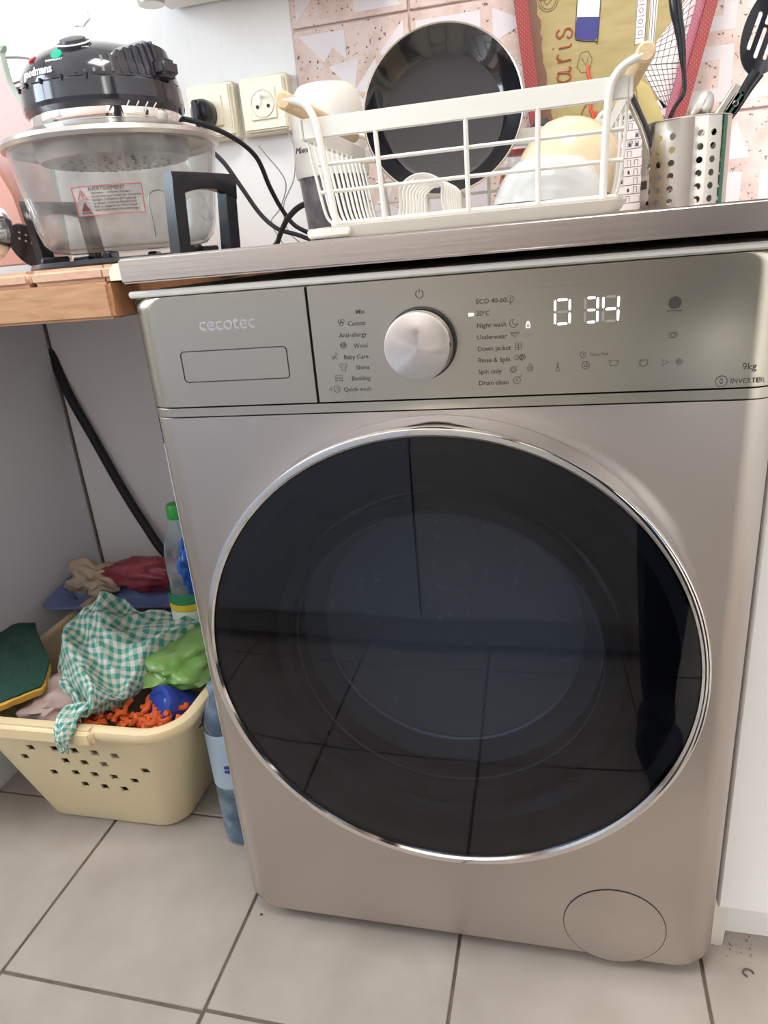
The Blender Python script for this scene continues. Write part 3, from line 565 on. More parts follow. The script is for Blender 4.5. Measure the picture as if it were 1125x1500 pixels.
for k in range(4):
    a = math.radians(-44+k*7); mb.tube([(ox+.0928*math.cos(a), oy+.0928*math.sin(a), lz+.0062), (ox+.0968*math.cos(a+.03), oy+.0968*math.sin(a+.03), lz+.0118)], .0008, 5)
obj('scale_marks', mb, 'inkw', ov)
def on_dome(az, f, name, mb, m, par=ov):
    """az: compass angle, f: 0 at the dome's foot .. 1 at its crown"""
    t = f*(len(dome)-1); i = min(int(t), len(dome)-2); q = t-i; (ra, za), (rb, zb) = dome[i], dome[i+1]; r, z = ra+(rb-ra)*q, za+(zb-za)*q
    a = math.radians(az); n = Vector((math.cos(a)*(zb-za), math.sin(a)*(zb-za), ra-rb)).normalized()
    X = Vector((-math.sin(a), math.cos(a), 0)); Y = n.cross(X); T = Matrix((X, Y, n)).transposed().to_4x4(); T.translation = (ox+r*math.cos(a), oy+r*math.sin(a), z)
    if mb is None: return T
    mb.v = [tuple(T @ Vector(p)) for p in mb.v]; return obj(name, mb, m, par)
on_dome(-78, .56, 'timer_dial', MB().lathe([(.0180, -.003), (.0180, .001), (.0155, .0015), (.0145, .005), (.010, .006), (0, .006)], (0, 0, 0), 32), 'graphite')
mb = MB(); mb.tube([(.0195*math.cos(a*PI/16), .0195*math.sin(a*PI/16), .0012) for a in range(32)], .0009, 6, closed=True); on_dome(-78, .56, 'dial_ring', mb, 'inkw')
on_dome(-88, .33, 'green_lamp', MB().lathe([(.0062, -.002), (.0058, .0015), (0, .0025)], (0, 0, 0), 20, sx=1.2), 'teal')
on_dome(-117, .36, 'red_lamp', MB().lathe([(.0058, -.002), (.0054, .0015), (0, .0025)], (0, 0, 0), 20), 'red')
def dome_text(s_, size, az, f, bold=0):
    T = on_dome(az, f, '', None, None); o = text('lid_lettering', s_, size, (0, 0, 0), 'inkw', ov, 'CENTER', ext=.0003, bold=bold); o.rotation_euler = (0, 0, 0); o.location = (0, 0, 0); w = worldloc(ov)
    for vt in o.data.vertices:      # wrap the flat lettering round the dome
        t = f*(len(dome)-1); i = min(int(t), len(dome)-2); r = dome[i][0]; q = on_dome(az+math.degrees(vt.co.x/r), f, '', None, None); Tn = q @ Vector((0, vt.co.y, .0006+vt.co.z)); vt.co = Tn-w
dome_text('goodmans', .0125, -106, .09, .0003); dome_text('THERMOSTAT', .0038, -90, .24); dome_text('TIMER', .0036, -66, .42)
for k in range(5):
    a = math.radians(-135+k*17); mb = MB(); q = Vector((ox+.0980*math.cos(a), oy+.0980*math.sin(a), lz+.037)); mb.box(-.001, .001, -.002, .002, -.0025, .003, mx=Matrix.Translation(q)); obj('skirt_notch', mb, 'seam', ov)
def onbowl(u, v, out=.0008):   # u = angle (deg), v = height above the bowl foot
    for (ra, za), (rb, zb) in zip(prof[1:7], prof[2:8]):
        if za <= bz+v <= zb: r = ra+(rb-ra)*(bz+v-za)/(zb-za); break
    a = math.radians(u); return (ox+(r+out)*math.cos(a), oy+(r+out)*math.sin(a), bz+v)
A0, A1, V0, V1 = -86, -48, .0395, .0705
st = obj('warning_sticker', MB().sheet(lambda u, v: onbowl(A0+(A1-A0)*u, V0+(V1-V0)*v), 16, 3, .0002), 'stick', ov)
mb = MB()
for y_ in (0, 1): mb.tube([onbowl(A0+(A1-A0)*k/12, V0+(V1-V0)*y_, .0012) for k in range(13)], .0005, 4)
for x_ in (0, 1): mb.tube([onbowl(A0+(A1-A0)*x_, V0+(V1-V0)*k/4, .0012) for k in range(5)], .0005, 4)
tri = [(.06, .56), (.20, .56), (.13, .90), (.06, .56)]; mb.tube([onbowl(A0+(A1-A0)*a, V0+(V1-V0)*b, .0014) for a, b in tri], .0005, 4)
mb.tube([onbowl(A0+(A1-A0)*a, V0+(V1-V0)*b, .0014) for a, b in ((.14, .82), (.12, .72), (.145, .70), (.125, .62))], .0004, 4)
obj('sticker_frame', mb, 'stickerred', st)
mb = MB(); tri = [(.07, .16), (.21, .16), (.14, .46)]; mb.add([onbowl(A0+(A1-A0)*a, V0+(V1-V0)*b, .0014) for a, b in tri], [(0, 1, 2)]); mb.tube([onbowl(A0+(A1-A0)*(.06+.16*k/3), V0+(V1-V0)*.1, .0013) for k in range(4)], .0006, 4); obj('heat_symbol', mb, 'brownbox', st)
def curved_text(name, s_, size, u, v, m, par):
    o = text(name, s_, size, (0, 0, 0), m, par, ext=0.00005); w = worldloc(par); o.location = (0, 0, 0); o.rotation_euler = (0, 0, 0)
    for vt in o.data.vertices:
        p = onbowl(A0+(A1-A0)*u+math.degrees(vt.co.x/.119), V0+(V1-V0)*v+vt.co.y, .0012+vt.co.z); vt.co = Vector(p)-w
curved_text('sticker_text', 'AVERTISSEMENT', .0056, .24, .84, 'ink', st)
for k, s_ in enumerate(['Attention : surfaces chaudes', "ne touchez pas la vitre du couvercle", "pendant l'utilisation de l'appareil", "ne jamais verser un liquide froid", "dans le récipient en verre chaud", "débranchez avant tout nettoyage"]): curved_text('sticker_text', s_, .0038, .27, .72-k*.118, 'ink', st)
lp = [onbowl(a, b, -.008) for a, b in ((-42, .012), (-43, .03), (-44, .052), (-41, .062), (-34, .062), (-30, .050), (-28.5, .03), (-28, .012))]
obj('tong_wire', MB().tube(spline(lp, 6), .0008, 6), 'satin', ov)
# stand: base ring, two bracket handles, feet
mb = MB(); mb.lathe([(.108, .8885), (.132, .8885), (.134, .892), (.130, .897), (.110, .897)], (ox, oy, 0), 64, closed=True); obj('base_ring', mb, 'black', ov)
for k in range(6):
    a = math.radians(k*60-75); mb = MB(); mb.box(-.030, .004, -.006, .006, .896, .9050, .002, mx=Matrix.Translation((ox+.115*math.cos(a), oy+.115*math.sin(a), 0)) @ Matrix.Rotation(a, 4, 'Z')); obj('rest_peg', mb, 'black', ov)
def bracket(adeg):
    T = Matrix.Translation((ox, oy, 0)) @ Matrix.Rotation(math.radians(adeg), 4, 'Z'); mb = MB()
    for s in (-1, 1):
        a = [(.130, .888), (.148, .888), (.156, .978), (.141, .978)]; y0, y1 = (.034, .052) if s > 0 else (-.052, -.034)
        mb.prism(a, y0, y1, mx=T)
    vs = []; fs = []; n = 12
    for k in range(n+1):
        u = -1+2*k/n; r = .1575+.004*(1-u*u); y = u*.0525; zt = .9835; zb = .955+.011*(1-u*u)
        for (rr_, z) in ((r-.017, zt-.002), (r-.001, zt), (r, zt-.006), (r-.003, zb), (r-.014, zb)): vs.append((rr_, y, z))
    for k in range(n):
        for q in range(5): w_ = (q+1) % 5; fs.append((k*5+q, k*5+w_, (k+1)*5+w_, (k+1)*5+q))
    fs += [tuple(range(5)), tuple(n*5+q for q in range(5))[::-1]]; mb.add(vs, fs, 0, T); return mb
obj('stand_handle', bracket(-20), 'black', ov); obj('stand_handle', bracket(160), 'black', ov)
# far-left items
o = obj('chopping_mat', MB().prism([(-.62, .905), (-.375, .905), (-.372, 1.06), (-.378, 1.11), (-.398, 1.14), (-.412, 1.17), (-.414, 1.205), (-.424, 1.213), (-.62, 1.222)], .43, .438), 'pink')
tag(o, 'pink chopping mat with a sage green edge standing behind the oven', 'chopping board')
mb = MB(); mb.tube(spline([(-.377, .434, .93), (-.373, .434, 1.06), (-.379, .434, 1.11), (-.399, .434, 1.14), (-.412, .434, 1.17), (-.414, .434, 1.207), (-.424, .434, 1.214), (-.62, .434, 1.223)], 5), .005, 6); obj('mat_edge', mb, 'sage', o)
for a_ in (-.470, -.445): obj('slot', MB().box(a_, a_+.012, .4285, .4395, 1.145, 1.185, .002), 'sage', o)
t = thing('wire_skimmer', 'small wire basket hanging behind the pink chopping mat', 'strainer', (-.38, .46, 1.19))
mb = MB()
for p_ in ([(-.43, .45, 1.207), (-.395, .47, 1.205), (-.368, .48, 1.185), (-.362, .48, 1.16), (-.36, .48, 1.13)], [(-.42, .45, 1.170), (-.39, .46, 1.176), (-.36, .48, 1.184)], [(-.42, .45, 1.163), (-.39, .46, 1.166), (-.357, .48, 1.156)], [(-.375, .49, 1.19), (-.35, .47, 1.182)]): mb.tube(spline(p_, 6), .0016, 6)
obj('wire_frame', mb, 'tin', t)
mb = MB(); mb.prism([(-.60, .905), (-.372, .905), (-.372, .955), (-.378, 1.0), (-.395, 1.04), (-.43, 1.07), (-.60, 1.10)], .335, .345); o = obj('coral_tray', mb, 'coral'); tag(o, 'coral plastic tray edge left of the glass bowl', 'tray')
mb = MB(); Rr = Matrix.Translation((-.368, .235, .950)) @ Matrix.Rotation(math.radians(18), 4, 'Y') @ Matrix.Rotation(math.radians(72), 4, 'X') @ Matrix.Scale(.62, 4)
mb.lathe([(0, .030), (.03, .027), (.055, .014), (.068, -.005), (.072, -.022), (.069, -.022), (.052, .010), (.028, .022), (0, .025)], (0, 0, 0), 40, mx=None)
mb.v = [tuple(Rr @ Vector(p)) for p in mb.v]; o = obj('steel_ladle', mb, 'chrome'); tag(o, 'shiny steel ladle bowl at the left edge of the photo', 'ladle')
obj('ladle_handle', MB().tube(spline([(-.372, .25, .915), (-.39, .24, .905), (-.45, .23, .9), (-.55, .22, .897)], 6), .003, 8), 'satin', o)
mb = MB(); Rr = Matrix.Translation((-.345, .305, .926)) @ Matrix.Rotation(math.radians(-60), 4, 'X')
pts = [(.030*math.cos(a*PI/12)*1.05, .036*math.sin(a*PI/12)) for a in range(24)]; mb.prism(pts, -.0015, .0015, 'z', mx=Rr)
o = obj('slotted_turner', mb, 'black'); tag(o, 'black slotted turner head lying behind the steel ladle', 'spatula')
mb = MB()
for a_, b_ in ((-.008, -.015), (0, -.01), (.008, -.006), (-.002, -.024), (.006, -.019), (.013, -.014)): mb.prism([(a_+.0016*math.cos(q*PI/4), b_+.0016*math.sin(q*PI/4)) for q in range(8)], -.002, .002, 'z', mx=Rr)
obj('slot', mb, 'label', o)

# ================================================================== DISH RACK
RX0, RX1, RY0, RY1 = .196, .466, .035, .272; ZB, ZT = .9055, .979
dk = thing('dish_rack', 'white wire dish rack with round wooden side handles', 'dish rack', ((RX0+RX1)/2, .14, .904))
W = .0022
def band(x0, x1, y0, y1): return MB().box(min(x0, x1), max(x0, x1), min(y0, y1), max(y0, y1), ZT, ZT+.0175, .001, seg=2)
obj('front_band', band(RX0-.012, RX1+.002, RY0, RY0+.0035), 'whitewire', dk); obj('back_band', band(RX0-.012, RX1+.002, RY1-.0035, RY1), 'whitewire', dk)
obj('side_band', band(RX0-.0155, RX0-.0125, RY0, RY1), 'whitewire', dk); obj('side_band', band(RX1+.0025, RX1+.006, RY0, RY1), 'whitewire', dk)
for yy in (RY0, RY1):
    for x in (.2515, .333, .395): obj('upright_wire', MB().tube([(x, yy+.002, ZT+.002), (x+(.0025 if x < .3 else 0), yy+.002, ZB)], W, 8), 'whitewire', dk)
    for z in (.934, .9575): obj('rail_wire', MB().tube([(RX0-.002, yy+.004, z), (RX1+.0, yy+.004, z)], W*.8, 8), 'whitewire', dk)
mb = MB(); mb.tube([(x, y, ZB) for x, y in rrect(RX0+.004, RX1-.004, RY0+.004, RY1-.002, .012, 5, 4)], W*1.1, 8, closed=True); obj('bottom_wire', mb, 'whitewire', dk)
for k in range(12):
    y = RY0+.012+k*(RY1-RY0-.024)/11
    obj('side_wire', MB().tube(spline([(RX0-.013, y, ZT+.002), (RX0-.008, y, .95), (RX0-.003, y, .92), (RX0+.002, y, ZB+.003), (RX0+.012, y, ZB)], 4), W*.75, 6), 'whitewire', dk)
for k in range(4):
    y = RY0+.03+k*.05; obj('side_wire', MB().tube(spline([(RX1+.004, y, ZT+.002), (RX1+.003, y, .95), (RX1, y, .92), (RX1-.004, y, ZB+.002), (RX1-.014, y, ZB)], 4), W*.75, 6), 'whitewire', dk)
for k in range(10):   # plate slots
    y = RY0+.018+k*.0175; a = .2665; b_ = .3080; pts = [(a-.014, y, ZB), (a-.004, y, ZB+.001), (a, y, ZB+.006), (a+.001, y, ZB+.016)]+[(.2875+.0215*math.cos(q), y, ZB+.018+.018*math.sin(q)) for q in [PI*(1-i/8) for i in range(1, 8)]]+[(b_-.001, y, ZB+.016), (b_, y, ZB+.006), (b_+.004, y, ZB+.001), (b_+.014, y, ZB)]
    obj('plate_slot_wire', MB().tube(spline(pts, 3), W*.7, 6), 'whitewire', dk)
for sgn, X in ((-1, RX0), (1, RX1)):
    xh = X+sgn*.026 if sgn < 0 else X+.014
    for yy in (RY0-.003, RY1+.003):
        if sgn < 0: pts = [(X+.012, yy, .9045), (X+.0095, yy, .93), (X+.006, yy, .96), (X+.002, yy, .99), (X-.004, yy, 1.004), (X-.013, yy, 1.010), (xh, yy, 1.0125)]
        else: pts = [(X-.016, yy, .9045), (X-.0155, yy, .94), (X-.014, yy, .975), (X-.011, yy, .992), (X-.003, yy, 1.002), (xh-.002, yy, 1.0085)]
        obj('handle_tube', MB().tube(spline(pts, 5), .0033, 10), 'whitewire', dk)
    zz = 1.0125 if sgn < 0 else 1.0095
    obj('wooden_handle', MB().tube([(xh, RY0-.006, zz), (xh, RY0-.004, zz), (xh, RY1+.004, zz), (xh, RY1+.006, zz)], [.006, .0078, .0078, .006], 20), 'palewood', dk)
t = thing('drip_tray', 'cream plastic drip tray under the dish rack', 'tray', (.33, .14, .8925))
mb = MB(); lo = [[(x, y, z) for x, y in rrect(RX0-.004-e, RX1+.0-.0+e, RY0-.018-e, RY1+.01+e, .012, 5, 4)] for e, z in ((-.003, .8925), (0, .8965), (.003, .9025), (.0, .9028), (-.004, .8968))]
n = len(lo[0]); mb.add([p for l in lo for p in l], [(i*n+k, i*n+(k+1) % n, (i+1)*n+(k+1) % n, (i+1)*n+k) for i in range(4) for k in range(n)]+[tuple(range(n))[::-1], tuple(4*n+k for k in range(n))]); obj('tray_body', mb, 'tray', t)
obj('drain_spout', MB().box(RX0-.012, RX0+.03, RY0-.022, RY0-.010, .8935, .9020, .002), 'tray', t)

# ================================================================== PAN, BOWLS
pn = thing('frying_pan', 'black non-stick pan standing on edge in the dish rack', 'pan', (.29, .20, .94))
Tp = Matrix.Translation((.2885, .2160, 1.0175)) @ Matrix.Rotation(math.radians(-12), 4, 'X') @ Matrix.Rotation(math.radians(4), 4, 'Z')
R = .0885
mb = MB(); mb.lathe([(0, .024), (R*.70, .024), (R*.76, .0225)], (0, 0, 0), 80, ax='y'); mb.v = [tuple(Tp @ Vector(p)) for p in mb.v]; obj('cooking_surface', mb, 'panblack', pn)
mb = MB(); mb.lathe([(R*.76, .0225), (R*.82, .018), (R*.92, .006), (R*.985, -.001)], (0, 0, 0), 80, ax='y'); mb.v = [tuple(Tp @ Vector(p)) for p in mb.v]; obj('inner_wall', mb, 'panside', pn)
mb = MB(); mb.lathe([(R*.985, -.001), (R, -.002), (R*1.012, 0), (R, .003)], (0, 0, 0), 80, ax='y'); mb.v = [tuple(Tp @ Vector(p)) for p in mb.v]; obj('rim', mb, 'panrim', pn)
mb = MB(); mb.lathe([(R, .003), (R*.93, .010), (R*.80, .0245), (R*.72, .028), (0, .028)], (0, 0, 0), 80, ax='y'); mb.v = [tuple(Tp @ Vector(p)) for p in mb.v]; obj('outer_wall', mb, 'panside', pn)
def bowl_profile(R, H, foot, t=.0022):
    o = [(R*math.cos(a)**.55 if a < PI/2 else 0, H*math.sin(a)) for a in [PI/2*i/14 for i in range(15)]]
    o = [(max(r, 0), z) for r, z in o]; i_ = [(max(r-t, 0), z-t if z > t else z) for r, z in o[::-1]]
    return o+i_
mb = MB(); T = Matrix.Translation((.404, .098, .9085)) @ Matrix.Rotation(math.radians(2), 4, 'Y')
pf = [(.053, 0), (.0515, .006), (.046, .019), (.039, .030), (.031, .037), (.022, .0385), (0, .0388), (0, .036), (.022, .036), (.030, .034), (.037, .028), (.044, .018), (.0495, .006), (.051, .0005)]
mb.lathe(pf, (0, 0, 0), 56, mx=T); o = obj('white_bowl', mb, 'whitecer'); tag(o, 'white bowl turned upside down in front of the cream bowl', 'bowl')
mb = MB(); T = Matrix.Translation((.424, .150, .9345)) @ Matrix.Rotation(math.radians(26), 4, 'Y') @ Matrix.Rotation(math.radians(-8), 4, 'X')
pf = [(.050, -.008), (.0485, .004), (.046, .018), (.040, .031), (.031, .040), (.022, .044), (.020, .0455), (0, .0455), (0, .043), (.020, .0425), (.030, .038), (.038, .024), (.0438, .017), (.0463, .004), (.048, -.008)]
mb.lathe([(r*1.06, z*1.05) for r, z in pf], (0, 0, 0), 56, mx=T); o = obj('cream_bowl', mb, 'cream'); tag(o, 'cream bowl tipped upside down against the right end of the rack', 'bowl')

# ================================================================== MIXER, BOTTLE, PEPPER MILL
t = thing('mini_chopper', 'cream electric mini chopper with smoky measuring cup behind the rack', 'blender', (.125, .34, .892))
cx, cy = .118, .35
mb = MB(); mb.lathe([(0, .893), (.038, .893), (.040, .897), (.046, .972), (.0475, .978), (.0455, .978), (.044, .972), (.038, .899), (0, .899)], (cx, cy, 0), 40); obj('cup', mb, 'smoke', t)
mb = MB(); mb.lathe([(0, .976), (.049, .976), (.050, .982), (.048, 1.05), (.044, 1.073), (.036, 1.083), (0, 1.086)], (cx, cy, 0), 40); hd = obj('motor_head', mb, 'cream', t)
hd.data.materials[0] = MT['appliance']; MT['appliance']
text('head_lettering', 'Mixer', .010, (cx-.036, cy-.0415, 1.004), 'graphite', t, rot=(PI/2, 0, math.radians(-25)), ext=.0004, shear=.3)
obj('button', MB().box(cx-.012, cx+.006, cy-.054, cy-.046, 1.026, 1.042, .002), 'white', t)
obj('blade_shaft', MB().tube([(cx, cy, .9), (cx, cy, .975)], .004, 10), 'satin', t)
t = thing('oil_bottle', 'small clear bottle with amber stripe and dark red cap behind the pan', 'bottle', (.36, .42, .892))
mb = MB(); mb.lathe([(0, .893), (.024, .893), (.026, .897), (.026, .955), (.022, .968), (.014, .975), (.014, .984)], (.362, .42, 0), 32); obj('glass_body', mb, 'clear', t)
mb = MB(); mb.lathe([(0, .9), (.0235, .9), (.0235, .937), (0, .937)], (.362, .42, 0), 32); obj('oil', mb, 'pet', t)
obj('amber_stripe', MB().tube(spline([(.341, .405, .898), (.340, .403, .93), (.341, .403, .955), (.348, .400, .960), (.366, .398, .960)], 5), .003, 8), 'amber', t)
mb = MB(); mb.lathe([(.0, .984), (.017, .984), (.018, .990), (0, .992)], (.362, .42, 0), 28); obj('cap', mb, 'redcap', t)
t = obj('pepper_mill', MB().lathe([(0, .893), (.018, .893), (.018, .94), (.015, .97), (.017, .99), (.014, 1.005), (.016, 1.02), (.010, 1.028), (0, 1.029)], (.392, .455, 0), 28), 'graphite'); tag(t, 'dark pepper mill between the pan and the cream bowl', 'mill')

# ================================================================== PARIS TRAY
PT = thing('decorative_tray', 'tapered gold tray printed paris with red dotted border, leaning on the tiled wall', 'tray', (.49, .57, .892))
def lx(z): return .352+(.393-.352)*(1.2-z)/.30      # left outer edge
def rx(z): return .627-.243*(1.16-z)
zb_, zt_ = .893, 1.36
mb = MB(); mb.prism([(lx(zb_)+.004, zb_), (rx(zb_)-.004, zb_), (rx(zt_)-.004, zt_), (lx(zt_)+.004, zt_)], .578, .584); obj('print_panel', mb, 'gold', PT)
mb = MB(); w_ = .019; mb.prism([(lx(zb_), zb_), (lx(zb_)+w_, zb_), (lx(zt_)+w_, zt_), (lx(zt_), zt_)], .562, .5779); obj('left_border', mb, 'reddots', PT)
mb = MB(); mb.prism([(rx(zb_)-.0155, zb_), (rx(zb_), zb_), (rx(zt_), zt_), (rx(zt_)-.0155, zt_)], .552, .5779); obj('right_border', mb, 'reddots', PT)
mb = MB(); mb.prism([(rx(zb_)-.0265, zb_), (rx(zb_)-.0158, zb_), (rx(zt_)-.0158, zt_), (rx(zt_)-.0265, zt_)], .560, .5779); obj('border_inner_face', mb, 'pinkdots', PT)
YP = .5778
mb = MB(); rg = random.Random(9); L_ = []
for k in range(60):
    z = .90+k*.0076; L_.append((lx(z)+.0325+rg.uniform(-.0025, .0025), z))
mb.prism([(lx(.9)+w_, .9), (lx(1.35)+w_, 1.35)][:1]+L_+[(lx(L_[-1][1])+w_, L_[-1][1])], YP-.0004, YP+.0002); obj('worn_edge', mb, 'brownp', PT)  # ragged brown band along the left border
def ribbon(pts, w, m, name, par=PT, y=YP-.0006, n=6):
    mb = MB(); q = spline([(a, y, b) for a, b in pts], n); mb.tube(q, w, 6); return obj(name, mb, m, par)
# "paris" reads upward: glyph drawn in local (u along text, v up) then turned 90 degrees
tx = .434; bs = 1.0715
def gl(strokes, u0, s=.030):
    mb = MB()
    for st_ in strokes:
        pts = [(tx-(v*s), YP-.0006, bs+(u0+u)*s*.9) for u, v in st_]; q = spline(pts, 5) if len(pts) > 2 else [Vector(p) for p in pts]
        mb.tube(q, .0013, 6)
    obj('paris_letter', mb, 'rust', PT)
gl([[(-.25, -.45), (.0, -.55), (.1, -.2), (.05, .5), (.12, .95)], [(.05, .75), (.35, 1.05), (.7, .75), (.6, .25), (.2, .12)]], -.25, .024)
gl([[(.55, .75), (.2, .8), (.02, .4), (.2, .05), (.5, .15), (.62, .8), (.62, .2), (.78, .02), (.9, .12)]], .85, .024)
gl([[(.05, .8), (.12, .0)], [(.12, .55), (.3, .85), (.5, .78)]], 2.05, .024)
gl([[(.05, .75), (.1, .1), (.25, .02)], [(.08, 1.08), (.1, 1.1)]], 2.85, .024)
gl([[(.55, .75), (.3, .9), (.05, .7), (.25, .48), (.5, .38), (.52, .1), (.25, -.05), (0, .1), (.1, .28)]], 3.45, .024)
# tricolour brush, figure, stamps
mb = MB(); mb.prism([(.4405, 1.165), (.4725, 1.161), (.4755, 1.24), (.4445, 1.245)], YP-.0004, YP+.0001); obj('print_white_band', mb, 'paperwhite', PT)
mb = MB(); mb.prism([(.4395, 1.147), (.443, 1.142), (.467, 1.138), (.4705, 1.142), (.4730, 1.166), (.4415, 1.170)], YP-.0006, YP+.0001); obj('print_navy_band', mb, 'navy', PT)
ribbon([(.4390, 1.146), (.443, 1.141), (.467, 1.137), (.4712, 1.142), (.4765, 1.24)], .0006, 'printink', 'print_outline'); ribbon([(.4390, 1.146), (.4445, 1.245)], .0006, 'printink', 'print_outline')
ribbon([(.459, 1.107), (.4585, 1.098), (.461, 1.088), (.4605, 1.075), (.4635, 1.062), (.463, 1.05), (.4675, 1.04), (.466, 1.028), (.461, 1.020), (.455, 1.013), (.448, 1.006)], .0026, 'redp', 'print_red_figure')
ribbon([(.470, 1.046), (.474, 1.033), (.472, 1.016), (.478, 1.004)], .0022, 'redp', 'print_red_figure'); ribbon([(.452, 1.03), (.450, 1.045), (.455, 1.055), (.458, 1.06)], .0009, 'rust', 'print_red_figure')
mb = MB(); mb.prism([(.442, 1.006), (.452, 1.010), (.458, .998), (.449, .992)], YP-.0006, YP+.0001); mb.prism([(.463, 1.004), (.482, 1.004), (.476, .992), (.464, .993)], YP-.0006, YP+.0001); obj('print_red_figure', mb, 'redp', PT)
def ring(cx, cz, r, m='printink', w=.0004, y=YP-.0004):
    mb = MB(); mb.tube([(cx+r*math.cos(a*PI/14), y, cz+r*math.sin(a*PI/14)) for a in range(28)], w, 4, closed=True); return mb
for r_ in (.0135, .0105): obj('print_stamp', ring(.401, 1.196, r_), 'brownp', PT)
mb = MB(); mb.tube([(.395, YP-.0004, 1.196), (.399, YP-.0004, 1.201), (.405, YP-.0004, 1.196), (.399, YP-.0004, 1.191), (.395, YP-.0004, 1.196)], .0005, 4); mb.tube([(.388, YP-.0004, 1.198), (.414, YP-.0004, 1.198)], .0005, 4); obj('print_stamp', mb, 'brownp', PT)
mb = MB(); mb.tube([(a, YP-.0004, b) for a, b in ((.448, 1.125), (.458, 1.126), (.464, 1.115), (.460, 1.100), (.449, 1.099), (.442, 1.108))], .0003, 4, closed=True); mb.tube([(.449, YP-.0004, 1.118), (.455, YP-.0004, 1.108), (.459, YP-.0004, 1.119)], .0003, 4); obj('print_stamp', mb, 'ink', PT)
# white print: glass pyramid grid
py = [(.531, 1.102), (.589, 1.160), (.600, 1.172), (.588, 1.09), (.5815, 1.045), (.566, 1.052)]
mb = MB(); mb.prism([(.529, 1.098), (.572, 1.148), (.606, 1.195), (.606, 1.12), (.592, 1.06), (.583, 1.035), (.566, 1.040)], YP-.0004, YP+.0001); obj('print_pyramid', mb, 'paperwhite', PT)
mb = MB()
for k in range(9):
    f = k/8; mb.tube([(.529+.043*f+.0, YP-.0006, 1.098+.050*f), (.588+.016*f, YP-.0006, 1.095+.09*f)], .00035, 4); mb.tube([(.529+.062*(k/8), YP-.0006, 1.098-.002*k/8), (.534+.07*k/8, YP-.0006, 1.104+.075*k/8)], .00035, 4)
    mb.tube([(.529+.037*f, YP-.0006, 1.098-.058*f), (.590-.004*f, YP-.0006, 1.094-.05*f)], .00035, 4); mb.tube([(.531+.058*f, YP-.0006, 1.098-.004*f), (.566+.02*f, YP-.0006, 1.040-.0*f)], .00035, 4)
obj('print_pyramid_lines', mb, 'printink', PT)
mb = MB(); mb.prism([(.522, 1.125), (.536, 1.127), (.538, 1.20), (.540, 1.26), (.525, 1.26)], YP-.0004, YP+.0001); mb.prism([(.540, 1.122), (.549, 1.120), (.556, 1.26), (.543, 1.26)], YP-.0004, YP+.0001); obj('print_tower', mb, 'paperwhite', PT)
mb = MB()
for k in range(6): mb.box(.5245, .5345, YP-.0007, YP, 1.132+k*.0135, 1.1325+k*.0135); mb.v += []
for k in range(5): mb.add(ring(.5295, 1.139+k*.0135, .0028).v, ring(.5295, 1.139+k*.0135, .0028).f)
for a_ in (.5225, .5358, .541, .5445, .548): mb.tube([(a_, YP-.0006, 1.124), (a_+.003, YP-.0006, 1.25)], .0004, 4)
obj('print_tower_lines', mb, 'printink', PT)
# row of drawn houses
mb = MB(); mb.prism([(.494, .905), (.567, .905), (.570, 1.042), (.560, 1.052), (.540, 1.040), (.515, 1.043), (.500, 1.032), (.484, 1.023), (.468, 1.012), (.452, 1.002), (.47, .985), (.492, .965)], YP-.0004, YP+.0001); obj('print_houses', mb, 'paperwhite', PT)
mb = MB(); rg = random.Random(4)
for k in range(10):
    z = .915+k*.0125; mb.tube([(.496, YP-.0006, z), (.567, YP-.0006, z+.001)], .0004, 4)
    for q in range(7):
        x = .498+q*.0102
        if rg.random() < .8: mb.tube([(x, YP-.0006, z+.002), (x, YP-.0006, z+.010), (x+.005, YP-.0006, z+.010), (x+.005, YP-.0006, z+.002)], .00045, 4)
        if rg.random() < .3: mb.box(x+.001, x+.004, YP-.0007, YP, z+.003, z+.008)
for k in range(26):
    a = rg.uniform(.475, .565); z = rg.uniform(.99, 1.04); mb.tube(spline([(a, YP-.0006, z), (a+.006, YP-.0006, z+.003), (a+.004, YP-.0006, z+.007)], 3), .00035, 4)
obj('print_house_lines', mb, 'printink', PT)

# ================================================================== CUTLERY HOLDER
UC = (.540, .195); HR = .0415; HZ0, HZ1 = .8925, .9745
uh = thing('utensil_holder', 'perforated stainless steel utensil holder on the worktop', 'holder', (UC[0], UC[1], HZ0))
# wall with real round holes: grid cells with a hole fan
def perforated(cx, cy, R, z0, z1, cols, rows, hr):
    mb = MB(); seg = 12
    def P3(u, z, r=R): a = u; return (cx+r*math.cos(a), cy+r*math.sin(a), z)
    N = 20; da = 2*PI/N; dz = .0118; rows_z = [HZ0+.0075+dz*k for k in range(6)]; seg = 16
    for k in range(N):
        a0 = k*da-math.radians(161); am = a0+da/2; hol = (k % 4) in (0, 1, 2)
        zs = rows_z[0]-dz/2
        for (za, zb) in ((z0, zs), (rows_z[-1]+dz/2, z1)): mb.add([P3(a0, za), P3(am, za), P3(a0+da, za), P3(a0+da, zb), P3(am, zb), P3(a0, zb)], [(0, 1, 4, 5), (1, 2, 3, 4)])
        for zc in rows_z:
            za, zb = zc-dz/2, zc+dz/2
            if not hol: mb.add([P3(a0, za), P3(am, za), P3(a0+da, za), P3(a0+da, zb), P3(am, zb), P3(a0, zb)], [(0, 1, 4, 5), (1, 2, 3, 4)]); continue
            out = []; inn = []
            for q in range(seg):
                t = 2*PI*q/seg; c_, s_ = math.cos(t), math.sin(t); m_ = max(abs(c_), abs(s_)); out.append(P3(am+c_/m_*da/2, zc+s_/m_*dz/2)); inn.append(P3(am+c_*hr/R, zc+s_*hr))
            mb.add(out+inn, [(q, (q+1) % seg, seg+(q+1) % seg, seg+q) for q in range(seg)])
    return mb
